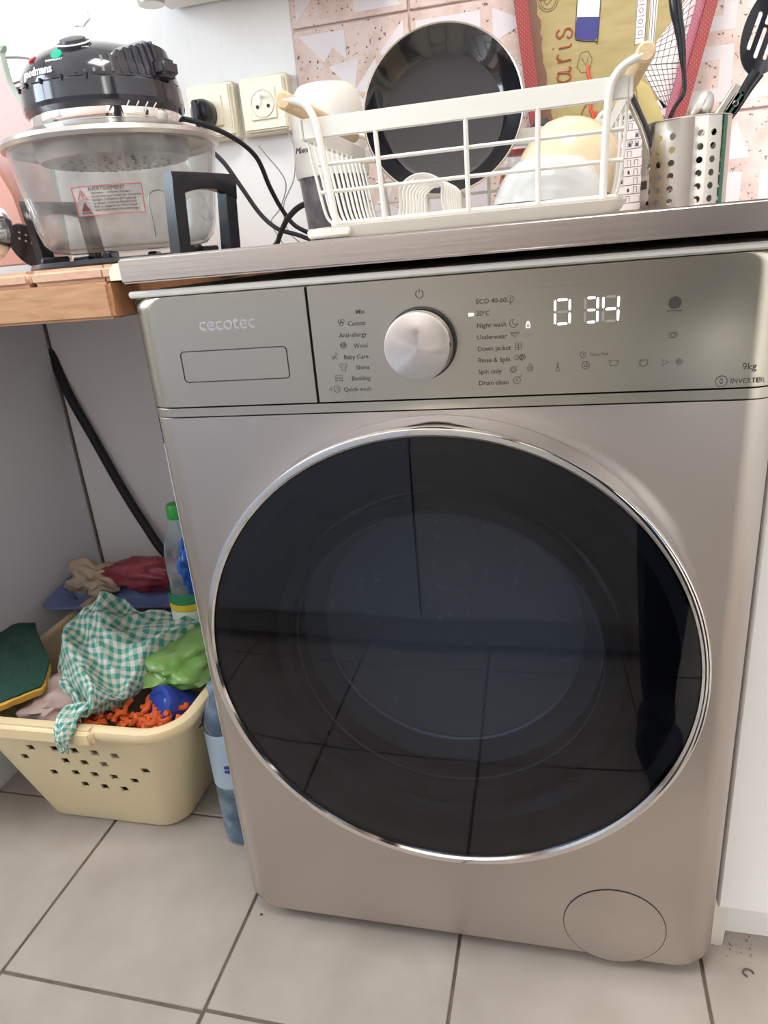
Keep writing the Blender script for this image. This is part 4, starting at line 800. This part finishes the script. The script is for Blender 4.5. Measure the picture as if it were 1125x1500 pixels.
o = obj('perforated_wall', perforated(UC[0], UC[1], HR, HZ0+.001, HZ1, 0, 0, .0031), 'satin', uh, smooth=60)
mb = MB(); mb.lathe([(HR-.0012, HZ0), (HR+.0008, HZ0), (HR+.0008, HZ0+.002), (HR-.0012, HZ0+.002)], (*UC, 0), 60, closed=True); obj('base_band', mb, 'satin', uh)
mb = MB(); mb.lathe([(0, HZ0+.001), (HR-.001, HZ0+.001)], (*UC, 0), 60); obj('base_plate', mb, 'satin', uh)
mb = MB(); mb.tube([(UC[0]+HR*math.cos(a*PI/30), UC[1]+HR*math.sin(a*PI/30), HZ1) for a in range(60)], .0008, 6, closed=True); obj('rolled_rim', mb, 'satin', uh)
def oncyl(a, z, r): return (UC[0]+r*math.cos(math.radians(a)), UC[1]+r*math.sin(math.radians(a)), z)
o = obj('price_sticker', MB().sheet(lambda u, v: oncyl(-176+26*u, .9035+.024*v, HR+.0006), 6, 2, .0003), 'paperwhite', uh)
obj('sticker_block', MB().sheet(lambda u, v: oncyl(-174+20*u, .915+.008*v, HR+.0010), 6, 2, .0002), 'printink', o)
# utensils
def toobj(name, mbs, label, cat):
    t = None
    for nm, mb, m in mbs:
        if t is None: t = obj(nm if len(mbs) == 1 else name, mb, m); tag(t, label, cat)
        else: obj(nm, mb, m, t)
    return t
mb = MB(); mb.tube(spline([(.505, .20, .900), (.515, .20, .95), (.526, .20, .985), (.5345, .20, .998), (.5365, .20, 1.006), (.534, .20, 1.025), (.530, .20, 1.05), (.524, .20, 1.075), (.520, .20, 1.10), (.518, .20, 1.115)], 6), [.0022]*30+[.0026, .003, .0034, .0038, .004, .0042, .0045, .0048, .005, .005, .0055, .0058, .006, .006, .006, .006, .006, .006, .006, .0062, .0062, .006, .0055, .005, .004][:25], 10)
o = obj('serving_spoon', mb, 'black'); tag(o, 'black curved utensil handle standing tall in the steel holder', 'utensil')
mb = MB(); mb.tube([(.538, .215, .90), (.562, .21, .95), (.586, .205, .982), (.596, .205, 1.0), (.604, .205, 1.012)], [.004, .004, .0045, .006, .007], 10, flat=(0, 0, 1))
T = Matrix.Translation((.612, .205, 1.048)) @ Matrix.Rotation(math.radians(16), 4, 'Y')
# slotted spoon head: oval plate with long holes, made of strips
def oval(n, a, b): return [(a*math.cos(2*PI*k/n), b*math.sin(2*PI*k/n)) for k in range(n)]
def slotted(T):
    b = bmesh.new(); a_, c_ = .0235, .040; ol = oval(40, a_, c_); vs = [b.verts.new((x, 0, z)) for x, z in ol]; es = [b.edges.new((vs[i], vs[(i+1) % 40])) for i in range(40)]
    for sx, z0, z1 in ((-.013, -.018, .010), (-.0045, -.024, -.002), (-.0045, .004, .026), (.0045, -.024, .002), (.0045, .008, .026), (.013, -.018, .012)):
        q = [b.verts.new((sx+.0021*math.cos(t), 0, (z1 if math.sin(t) >= 0 else z0)+.0021*math.sin(t))) for t in [2*PI*k/10+.01 for k in range(10)]]; es += [b.edges.new((q[i], q[(i+1) % 10])) for i in range(10)]
    bmesh.ops.triangle_fill(b, use_beauty=True, edges=b.edges[:]); g = bmesh.ops.extrude_face_region(b, geom=b.faces[:]); bmesh.ops.translate(b, vec=(0, .0025, 0), verts=[e for e in g['geom'] if isinstance(e, bmesh.types.BMVert)])
    for v in b.verts: v.co.y += 6*v.co.x**2
    b.verts.index_update(); mb = MB(); mb.add([v.co[:] for v in b.verts], [[v.index for v in f.verts] for f in b.faces], 0, T); b.free(); return mb
hd = slotted(T); o = obj('slotted_spoon', hd, 'black'); tag(o, 'black slotted serving spoon leaning right out of the steel holder', 'utensil'); obj('handle', mb, 'black', o)
mb = MB(); mb.tube([(.525, .19, .90), (.538, .19, .95), (.547, .19, .974)], .002, 8); o = obj('table_spoon', mb, 'satin'); tag(o, 'steel tablespoon with its oval bowl up beside the green grip', 'spoon')
mb = MB(); T = Matrix.Translation((.5515, .19, .984)) @ Matrix.Rotation(math.radians(28), 4, 'Y') @ Matrix.Rotation(math.radians(90), 4, 'X')
mb.lathe([(1, 0), (.8, .003), (.5, .0055), (0, .007), (0, .0062), (.5, .0047), (.8, .0022), (.96, 0)], (0, 0, 0), 28, mx=T @ Matrix.Diagonal((.0105, .0165, 1, 1))); obj('spoon_bowl', mb, 'satin', o)
T = Matrix.Translation((.566, .185, .975)) @ Matrix.Rotation(math.radians(33), 4, 'Y'); mb = MB(); mb.box(-.0038, .0038, -.003, .003, -.075, .030, .0015, mx=T); o = obj('can_opener', mb, 'satin'); tag(o, 'can opener with flat white arm and green grip in the steel holder', 'can opener')
mb = MB(); mb.box(.0045, .0125, -.003, .003, -.02, .028, .003, mx=T, seg=2); obj('green_grip', mb, 'cangreen', o); mb = MB(); mb.lathe([(.0028, -.0035), (.002, -.0045), (0, -.0045)], (0, 0, 0), 12, ax='y', mx=T @ Matrix.Translation((.008, 0, .016))); obj('rivet', mb, 'chrome', o)
mb = MB(); mb.box(-.0035, .0035, -.0008, .0008, -.035, .035, .0004, mx=Matrix.Translation((.576, .1695, .936)) @ Matrix.Rotation(math.radians(4), 4, 'Y') @ Matrix.Rotation(math.radians(60), 4, 'Z')); 
mb = MB(); mb.sheet(lambda u, v: oncyl(-47+8*u, .895+.079*v, HR+.0010), 3, 3, .0006); o = obj('green_strip', mb, 'green'); obj_g = o; o.data.materials[0] = MT['cangreen']; tag(o, 'green strap hanging down the right side of the steel holder', 'strap')
T = Matrix.Translation((.5015, .185, .990)) @ Matrix.Rotation(math.radians(-24), 4, 'Y'); mb = MB(); mb.prism([(-.0075, -.05), (.0075, -.05), (.0085, .0), (.007, .018), (.001, .028), (-.004, .024), (-.008, .008)], -.003, .003, mx=T); o = obj('spatula', mb, 'yellow'); tag(o, 'pale yellow spatula blade leaning left in the steel holder', 'spatula')
for k, (a, b_) in enumerate(((-.001, 0), (-.006, .002))):
    mb = MB(); mb.tube([(.515+a, .175+b_, .93), (.500+a, .175+b_, .972), (.486+a, .175+b_, 1.0), (.480+a, .175+b_, 1.010)], [.002, .0022, .0024, .002], 8)
    if k == 0: o = obj('kitchen_tongs', mb, 'graphite'); tag(o, 'dark steel tongs leaning left behind the yellow spatula', 'tongs')
    else: obj('tong_arm', mb, 'satin', o)

# ================================================================== LAUNDRY BASKET
BX0, BX1, BY0, BY1, BH = -.515, -.122, .068, .545, .25
bk = thing('laundry_basket', 'cream plastic basket with square holes, full of cloths, on the tiled floor', 'basket', (-.32, .31, 0))
def bloop(f, off=0):    # f 0 bottom .. 1 top
    z = BH*f; s = .052*(1-f)+(-.0)*f
    return [(x, y, z) for x, y in rrect(BX0+s*1.0-off, BX1-s*1.35+off, BY0+s*1.25-off, BY1-s+off, .055-.012*(1-f)+off, 6, 12)]
def bool_cut(name, mb, cut, m, parent):
    """difference done once while building; the cutter is deleted again"""
    a = obj('tmp_a', mb, m, None, smooth=0); b = obj('tmp_b', cut, m, None, smooth=0)
    md = a.modifiers.new('cut', 'BOOLEAN'); md.object = b; md.solver = 'EXACT'; md.operation = 'DIFFERENCE'; md.use_self = True
    dg = bpy.context.evaluated_depsgraph_get(); dg.update(); me = bpy.data.meshes.new_from_object(a.evaluated_get(dg))
    bpy.data.objects.remove(a); bpy.data.objects.remove(b); w = worldloc(parent)
    me.transform(Matrix.Translation(-w)); me.name = name
    me.polygons.foreach_set('use_smooth', [True]*len(me.polygons)); me.set_sharp_from_angle(angle=math.radians(40))
    o = bpy.data.objects.new(name, me); S.collection.objects.link(o); o.parent = parent; return o
T_ = .0028
lv = [(0, .012), (.004, .004), (.014, 0), (.1, 0), (.3, 0), (.5, 0), (.7, 0), (.9, 0), (1.0, 0)]
outer = [[(x, y, max(z, .0012)) for x, y, z in bloop(f, -d)] for f, d in lv]; inner = [[(x, y, z+(.003 if f < .02 else 0)) for x, y, z in bloop(f, -d-T_)] for f, d in lv]
L_ = outer+inner[::-1]; n = len(L_[0]); mb = MB(); NL = len(L_)
mb.add([p for l in L_ for p in l], [(i*n+k, i*n+(k+1) % n, (i+1)*n+(k+1) % n, (i+1)*n+k) for i in range(NL-1) for k in range(n)]+[tuple(range(n))[::-1], tuple((NL-1)*n+k for k in range(n))])
hole_pts = [(-.387, .196), (-.342, .199), (-.306, .199), (-.270, .198), (-.236, .195), (-.335, .170), (-.301, .170), (-.265, .170), (-.373, .135), (-.330, .140), (-.295, .140), (-.260, .139), (-.225, .134), (-.326, .110), (-.290, .109), (-.254, .108), (-.195, .164), (-.411, .170)]
cut = MB()
for hx, hz in hole_pts: 
    hx -= .008; hz -= .008; cut.box(-.0068, .0068, BY0-.03, BY0+.095, -.0062, .0062, mx=Matrix.Translation((hx, 0, hz)) @ Matrix.Rotation(math.radians(-6), 4, 'Y'))
for hy, hz in ((.165, .188), (.215, .165), (.265, .188), (.315, .165), (.365, .188), (.415, .165), (.215, .118), (.315, .118)): cut.box(BX1-.08, BX1+.05, hy-.007, hy+.007, hz-.006, hz+.006)
wall = bool_cut('basket_wall', mb, cut, 'basket', bk)
# raised ribs on the front wall
mb = MB(); pr = [(-.004, -.014), (.003, -.015), (.010, -.012), (.013, -.003), (.011, .004), (.004, .007), (-.004, .005), (-.006, 0)]
rim = []; 
for off, dz in pr: rim.append([(x, y, BH+dz) for x, y, _ in bloop(1, off)])
mb.add([p for l in rim for p in l], [(i*n+k, i*n+(k+1) % n, ((i+1) % 8)*n+(k+1) % n, ((i+1) % 8)*n+k) for i in range(8) for k in range(n)]); obj('rim', mb, 'basketlip', bk)
mb = MB(); mb.box(-.425, -.245, BY0-.020, BY0+.003, BH-.020, BH+.0085, .006, seg=3); obj('handle_lip', mb, 'basketlip', bk)
# ------------------ contents
def noise3(x, y, s): return math.sin(x*s+1.3*math.sin(y*s*.7+2))*math.cos(y*s*1.1+.8*math.sin(x*s*.9))
def patch(ctrl):
    """bicubic (Catmull-Rom) surface through a grid of points"""
    R_, C_ = len(ctrl), len(ctrl[0])
    def cr(p, t):
        m = len(p)-1; f = min(t*m, m-1e-6); i = int(f); q = f-i; g = lambda k: Vector(p[min(max(k, 0), m)]); a, b, c, d = g(i-1), g(i), g(i+1), g(i+2)
        return .5*((2*b)+(c-a)*q+(2*a-5*b+4*c-d)*q*q+(3*b-a-3*c+d)*q**3)
    return lambda u, v: cr([cr(row, u) for row in ctrl], v)
def ridge(t): return 1-abs(math.sin(t))
def folds(ctrl, amp, seed=0):
    f = patch(ctrl)
    def g(u, v):
        p = f(u, v)
        a = ridge(4.2*u+3.1*v+1.6*math.sin(3.3*v+seed)); b = ridge(6.1*v-3.4*u+1.3*math.sin(4.7*u+seed*2)+1.0); c = ridge(11*u+6*v+2.1*math.sin(5*v-seed)); d = ridge(13*v-5*u+1.7*math.sin(7*u))
        e = ridge(17*u+15*v+2*math.sin(6*u+seed)); h = amp*(a*1.0+b*.9+c*.42+d*.34+e*.2-1.3)+noise3(u+seed, v, 15)*amp*.16
        return p+Vector((amp*.55*math.sin(6*v+5*u+seed)+amp*.3*(c-.5), -h*.35+amp*.35*math.sin(7*u+seed), h))
    return g
def crumple(ctrl, amp, s, seed=0):
    f = patch(ctrl)
    def g(u, v):
        p = f(u, v); n = noise3(u+seed, v-seed, s)*amp+noise3(v*1.3+seed, u*1.7, s*2.1)*amp*.45+noise3(u*.9-v, v*1.2+u, s*3.7)*amp*.2
        return p+Vector((n*.35*math.sin(9*v+seed), -n*.45, n))
    return g
# green check cloth
ctrl = [[(-.425, .285, .300), (-.385, .300, .330), (-.335, .305, .338), (-.290, .310, .326), (-.240, .325, .312), (-.20, .345, .300)],
        [(-.420, .235, .302), (-.372, .245, .338), (-.320, .240, .350), (-.270, .245, .335), (-.215, .265, .318), (-.180, .300, .300)],
        [(-.392, .190, .292), (-.350, .185, .322), (-.300, .180, .335), (-.255, .185, .325), (-.225, .210, .302), (-.20, .25, .285)],
        [(-.362, .150, .276), (-.325, .138, .300), (-.288, .130, .312), (-.250, .138, .304), (-.228, .155, .286), (-.215, .180, .272)],
        [(-.325, .112, .266), (-.300, .100, .276), (-.275, .104, .286), (-.248, .115, .284), (-.232, .130, .272), (-.222, .145, .262)],
        [(-.298, .070, .262), (-.288, .064, .262), (-.278, .082, .266), (-.258, .105, .264), (-.240, .115, .260), (-.228, .130, .256)]]
ck = obj('check_cloth', MB().sheet(folds(ctrl, .023, 1), 150, 150, .0015, uvs=True), 'check', smooth=80); tag(ck, 'crumpled green and white checked cloth on top of the cream basket', 'cloth')
tl = [[(-.312, .090, .268), (-.292, .086, .280), (-.266, .096, .276)], [(-.304, .055, .266), (-.288, .048, .272), (-.268, .060, .270)], [(-.299, .042, .252), (-.288, .036, .254), (-.274, .044, .254)], [(-.296, .038, .238), (-.288, .035, .238), (-.278, .040, .240)], [(-.291, .038, .229), (-.287, .037, .228), (-.282, .040, .230)]]
mb = MB().sheet(crumple(tl, .004, 9, 2), 20, 40, .0015, uvs=True); mb.uv = [(a*.26, b*.26) for a, b in mb.uv]; obj('hanging_corner', mb, 'check', ck, smooth=80)
for m_ in (): pass
# scouring cloth: green face, yellow underside
sp = [[(-.60, .27, .268), (-.560, .285, .278), (-.522, .292, .282)], [(-.575, .20, .275), (-.52, .21, .29), (-.455, .225, .292)], [(-.53, .13, .268), (-.47, .145, .285), (-.395, .17, .283)], [(-.492, .066, .262), (-.442, .062, .268), (-.3745, .118, .275)]]
sp = [[(max(x, -.582), y, z+.004) for x, y, z in r] for r in sp]
g_ = crumple(sp, .0025, 7, 4); o = obj('scouring_pad', MB().sheet(g_, 24, 24, .004), 'scour', smooth=60); tag(o, 'dark green scouring pad with yellow foam back at the left of the basket', 'sponge')
obj('foam_back', MB().sheet(lambda u, v: g_(u, v)-Vector((0, 0, .0125)), 24, 24, .012), 'foam', o, smooth=60)
# lilac basin edge
mb = MB(); T = Matrix.Translation((-.425, .455, .232)) @ Matrix.Rotation(math.radians(4), 4, 'X') @ Matrix.Rotation(math.radians(6), 4, 'Z')
rr_ = [[(x, y, z) for x, y in rrect(-.150-e, .165+e, -.070-e, .060+e, .03, 5, 5)] for e, z in ((-.055, -.04), (-.045, .02), (.0, .052), (.006, .054), (.006, .049), (-.003, .048), (-.049, .018), (-.058, -.036))]
n = len(rr_[0]); mb.add([p for l in rr_ for p in l], [(i*n+k, i*n+(k+1) % n, (i+1)*n+(k+1) % n, (i+1)*n+k) for i in range(7) for k in range(n)], 0, T); o = obj('plastic_basin', mb, 'lilac'); tag(o, 'lilac plastic basin half hidden behind the checked cloth', 'basin')
def blob(name, c, s, m, label, cat, seed, amp=.012, fs=40, rot=0, sub=4):
    b = bmesh.new(); bmesh.ops.create_icosphere(b, subdivisions=sub, radius=1); rm = Matrix.Rotation(rot, 3, 'Y')
    for v in b.verts:
        n = noise3(v.co.x+seed, v.co.y+v.co.z*.8, fs*.1)+.5*noise3(v.co.z*1.3+seed, v.co.x*1.1, fs*.22)+.25*noise3(v.co.y*2-seed, v.co.z*2, fs*.35); d = v.co.normalized()*(1+n*amp/max(s))
        p = rm @ Vector((d.x*s[0], d.y*s[1], d.z*s[2])); v.co = Vector(c)+p
    b.verts.index_update(); mb = MB(); mb.add([v.co[:] for v in b.verts], [[v.index for v in f.verts] for f in b.faces]); b.free(); o = obj(name, mb, m, smooth=70); tag(o, label, cat); return o
blob('plastic_bag', (-.385, .470, .304), (.105, .035, .034), 'maroon', 'dark red plastic bag at the back of the basket', 'bag', 1, .018)
blob('crumpled_cloth', (-.508, .462, .292), (.056, .03, .034), 'beige', 'beige crumpled cloth in the back left of the niche', 'cloth', 5, .022)
blob('cardboard_piece', (-.300, .520, .318), (.060, .02, .036), 'beige', 'tan paper bag behind the dark red bag', 'bag', 8, .015)
blob('floor_cloth', (-.375, .150, .232), (.075, .055, .035), 'mauve', 'dusty mauve cloth under the yellow foam edge', 'cloth', 3, .016)
blob('plastic_bag', (-.192, .238, .268), (.066, .085, .038), 'baggreen', 'shiny light green plastic bag right of the checked cloth', 'bag', 2, .018)
blob('plastic_bag', (-.196, .316, .395), (.018, .02, .04), 'bagblue', 'bright blue plastic film beside the bottle with the green cap', 'bag', 6, .018)
blob('stuffed_bag', (-.32, .30, .115), (.13, .17, .095), 'beige', 'beige laundry filling the inside of the basket', 'cloth', 9, .02)
# blue tub lying on its side
t = thing('plastic_tub', 'royal blue plastic tub lying on its side in the front right of the basket', 'tub', (-.19, .17, .235))
nv = Vector((-.38, -.70, .60)).normalized(); T = Matrix.Translation((-.172, .160, .228)) @ nv.to_track_quat('-Y', 'Z').to_matrix().to_4x4()
mb = MB(); mb.lathe([(0, -.036), (.006, -.036), (.016, -.0365), (.0185, -.039), (.021, -.0365), (.0285, -.036), (.031, -.032), (.031, -.018), (.030, -.016)], (0, 0, 0), 40, ax='y', mx=T); obj('tub_lid', mb, 'blueplastic', t)
T2 = T; mb = MB(); mb.lathe([(.0295, -.016), (.029, .05), (.026, .054), (0, .054)], (0, 0, 0), 40, ax='y', mx=T2); obj('tub_body', mb, 'blueplastic', t)
# orange chenille
mb = MB(); rg = random.Random(21)
for k in range(110):
    u = rg.random(); x = -.335+.185*u; y = .088+.045*rg.random()+.012*u; z = .226+.014*rg.random(); pts = [(x, y, z)]; a = rg.uniform(0, 2*PI)
    for q in range(4): a += rg.uniform(-1.4, 1.4); x += .006*math.cos(a); y += .006*math.sin(a); z += rg.uniform(-.002, .006); pts.append((x, y, z))
    mb.tube(spline(pts, 3), .0042, 7)
o = obj('chenille_mop', mb, 'orange'); tag(o, 'bright orange chenille mop pad at the front of the basket', 'mop')
# spray of smaller: lilac cap
mb = MB(); mb.lathe([(0, .018), (.010, .016), (.0135, .008), (.0135, -.012), (0, -.012)], (-.235, .195, .270), 24); o = obj('bottle_cap', mb, 'lilac'); tag(o, 'small lilac cap between the checked cloth and the green bag', 'cap')
# bottle with green cap
bt = thing('plastic_bottle', 'clear plastic bottle with green cap and yellow-green label in the basket', 'bottle', (-.218, .345, .22))
T = Matrix.Translation((-.224, .335, .20)) @ Matrix.Rotation(math.radians(2), 4, 'Y')
mb = MB(); mb.lathe([(0, 0), (.030, 0), (.033, .006), (.033, .12), (.030, .150), (.0285, .165), (.0305, .19), (.0305, .215), (.027, .24), (.019, .262), (.0125, .275), (.0115, .285)], (0, 0, 0), 36, mx=T); obj('bottle_body', mb, 'pet', bt)
mb = MB(); mb.lathe([(.0135, .283), (.0145, .285), (.0145, .304), (.012, .308), (0, .308)], (0, 0, 0), 24, mx=T); obj('screw_cap', mb, 'green', bt)
mb = MB(); mb.lathe([(.0340, .060), (.0342, .062), (.0342, .137), (.0338, .139)], (0, 0, 0), 36, mx=T); lb = obj('label_band', mb, 'label', bt)
mb = MB(); mb.lathe([(.0346, .118), (.0346, .150)], (0, 0, 0), 36, mx=T); obj('label_green_band', mb, 'labelg', bt)
mb = MB(); mb.lathe([(.0350, .119), (.0350, .131)], (0, 0, 0), 36, mx=T); obj('label_yellow_band', mb, 'labely', bt)
mb = MB(); mb.lathe([(.0350, .070), (.0350, .078)], (0, 0, 0), 36, mx=T); obj('label_green_band', mb, 'labelg', bt)
# blue water bottle between basket and machine
wb_ = thing('water_bottle', 'pale blue plastic water bottle standing between the basket and the machine', 'bottle', (-.075, .145, 0))
cx, cy = -.082, .142
mb = MB(); pf = [(0, .002), (.026, .002), (.030, .008), (.031, .03)]
for k in range(6): z = .04+k*.012; pf += [(.0312, z), (.0300, z+.006)]
pf += [(.031, .115), (.031, .20), (.030, .225), (.024, .25), (.016, .268), (.0125, .278)]
mb.lathe(pf, (cx, cy, 0), 36); obj('bottle_body', mb, 'petblue', wb_)
mb = MB(); mb.lathe([(.0125, .277), (.0145, .278), (.0145, .292), (0, .293)], (cx, cy, 0), 24); obj('screw_cap', mb, 'petblue', wb_)
mb = MB(); mb.lathe([(.0316, .118), (.0316, .218)], (cx, cy, 0), 36); lb = obj('label_band', mb, 'labelblue', wb_)
for z in (.158, .150): obj('label_mark', MB().box(cx+.004, cx+.012, cy-.0318, cy-.0296, z, z+.005), 'navy', lb)

# ================================================================== SMALL DEBRIS
for k, (x, y, r_) in enumerate(((.648, .02, .006),)):
    pts = [(x+.006*math.cos(a), y+.005*math.sin(a), .0015) for a in [i*.55 for i in range(9)]]; o = obj('dust_curl', MB().tube(spline(pts, 3), .0011, 5), 'hair'); tag(o, 'small brown curl of fluff on the floor at the lower right', 'debris')
rg = random.Random(2); mb = MB()
for k in range(26):
    x = .612+rg.random()*.05; y = .035+rg.random()*.04; s_ = rg.uniform(.0006, .0018); mb.lathe([(s_, 0), (s_*.6, s_*.8), (0, s_)], (x, y, 0), 5)
o = obj('plaster_crumbs', mb, 'cuff'); tag(o, 'plaster crumbs on the floor by the foot of the right cabinet', 'debris'); o['kind'] = 'stuff'
o = obj('floor_crumb', MB().lathe([(.0022, 0), (.0018, .0012), (0, .0016)], (.003, .002, 0), 7), 'hair'); tag(o, 'single dark crumb by the left front corner of the machine', 'debris')

# ================================================================== THE PERSON TAKING THE PICTURE (beside the camera, mirrored in the door)
pe = thing('person', 'person in dark clothes and black slippers holding a phone low, mirrored in the machine', 'person', (.70, -.56, 0))
V = {'hip': ((.72, -.57, .93), .125, .10), 'waist': ((.72, -.565, 1.08), .115, .085), 'chest': ((.72, -.56, 1.28), .135, .095), 'neck0': ((.72, -.565, 1.42), .06, .055), 'neck': ((.72, -.555, 1.49), .05, .05), 'head': ((.71, -.535, 1.60), .078, .085), 'crown': ((.71, -.53, 1.66), .06, .065)}
E_ = [('hip', 'waist'), ('waist', 'chest'), ('chest', 'neck0'), ('neck0', 'neck'), ('neck', 'head'), ('head', 'crown')]
for sd, k in (('l', -1), ('r', 1)):
    x = .72+k*.09; V['thigh'+sd] = ((x, -.57, .80), .082, .085); V['knee'+sd] = ((x-.008, -.56, .47), .058, .058); V['calf'+sd] = ((x-.01, -.575, .33), .056, .056); V['ankle'+sd] = ((x-.012, -.575, .09), .036, .036); V['toe'+sd] = ((x-.014, -.46, .045), .036, .022)
    E_ += [('hip', 'thigh'+sd), ('thigh'+sd, 'knee'+sd), ('knee'+sd, 'calf'+sd), ('calf'+sd, 'ankle'+sd), ('ankle'+sd, 'toe'+sd)]
V['shl'] = ((.56, -.57, 1.36), .055, .055); V['ell'] = ((.50, -.60, 1.10), .042, .042); V['wrl'] = ((.452, -.69, .90), .026, .022); V['pll'] = ((.432, -.695, .845), .030, .016)
V['shr'] = ((.88, -.57, 1.36), .055, .055); V['elr'] = ((.93, -.57, 1.08), .042, .042); V['wrr'] = ((.92, -.52, .86), .026, .022); V['plr'] = ((.915, -.505, .79), .030, .016)
E_ += [('chest', 'shl'), ('shl', 'ell'), ('ell', 'wrl'), ('wrl', 'pll'), ('chest', 'shr'), ('shr', 'elr'), ('elr', 'wrr'), ('wrr', 'plr')]
keys = list(V); me = bpy.data.meshes.new('tmp'); me.from_pydata([V[k][0] for k in keys], [(keys.index(a), keys.index(b)) for a, b in E_], [])
to = bpy.data.objects.new('tmp', me); S.collection.objects.link(to); md = to.modifiers.new('s', 'SKIN'); me.skin_vertices.new() if hasattr(me.skin_vertices, 'new') and not me.skin_vertices else None
sv = me.skin_vertices[0].data
for i_, k in enumerate(keys): sv[i_].radius = (V[k][1], V[k][2]); sv[i_].use_root = (k == 'hip')
m2 = to.modifiers.new('u', 'SUBSURF'); m2.levels = 2; m2.render_levels = 2
dg = bpy.context.evaluated_depsgraph_get(); dg.update(); bm_ = bpy.data.meshes.new_from_object(to.evaluated_get(dg)); bpy.data.objects.remove(to)
mb = MB(); mb.v = [tuple(v.co) for v in bm_.vertices]; mb.f = [tuple(p.vertices) for p in bm_.polygons]
def region(c):
    if c[2] > 1.46: return 0
    if c[2] < .10: return 1
    if abs(c[0]-.72) > .195 and c[2] < 1.0: return 0
    return 1
mb.m = [region(p.center) for p in bm_.polygons]; obj('body', mb, ['skin', 'cloth_dark'], pe, smooth=180)
mb = MB(); mb.lathe([(0, .115), (.05, .105), (.085, .06), (.094, 0), (.086, -.05), (.07, -.07)], (.71, -.545, 1.615), 24, sy=1.08); obj('hair', mb, 'hair', pe)
mb = MB()
for dx, L__ in ((-.018, .060), (-.006, .068), (.006, .064), (.018, .052)): mb.tube(spline([(.915+dx, -.505, .795), (.915+dx, -.495, .795-L__*.6), (.915+dx, -.502, .795-L__), (.915+dx, -.515, .795-L__*1.3)], 4), .008, 8)
mb.tube(spline([(.898, -.50, .82), (.882, -.485, .79), (.880, -.487, .765)], 4), .009, 8)
for k, dz in enumerate((.018, .004, -.010, -.024)): mb.tube(spline([(.437, -.70, .85+dz), (.415, -.697, .852+dz), (.395, -.690, .855+dz), (.378, -.676, .857+dz)], 4), .0075, 8)
mb.tube(spline([(.445, -.698, .862), (.452, -.678, .868), (.447, -.664, .885)], 4), .009, 8); obj('fingers', mb, 'skin', pe)
for k in (-1, 1):
    x = .72+k*.09-.013; mb = MB(); pts = [(x+.045*math.cos(a)*(1 if math.sin(a) > 0 else .85), -.515+.13*math.sin(a)) for a in [i*PI/14 for i in range(28)]]; mb.prism(pts, .0015, .020, 'z')
    vs = [(x+.044*math.cos(PI*i/8)*(1-.25*j/4), -.50+.028*j, .018+.055*math.sin(PI*i/8)*(1-.2*j/4)) for j in range(5) for i in range(9)]; mb.add(vs, [(j*9+i, j*9+i+1, (j+1)*9+i+1, (j+1)*9+i) for j in range(4) for i in range(8)]); obj('slipper', mb, 'black_matt', pe)
Tq = Matrix.Translation((.409, -.668, .872)) @ fw.to_track_quat('Y', 'Z').to_matrix().to_4x4()
mb = MB(); mb.box(-.037, .037, -.004, .004, -.105, .045, .003, mx=Tq, seg=2); o = obj('phone', mb, 'black'); tag(o, 'black phone held in the hand of the person', 'phone')
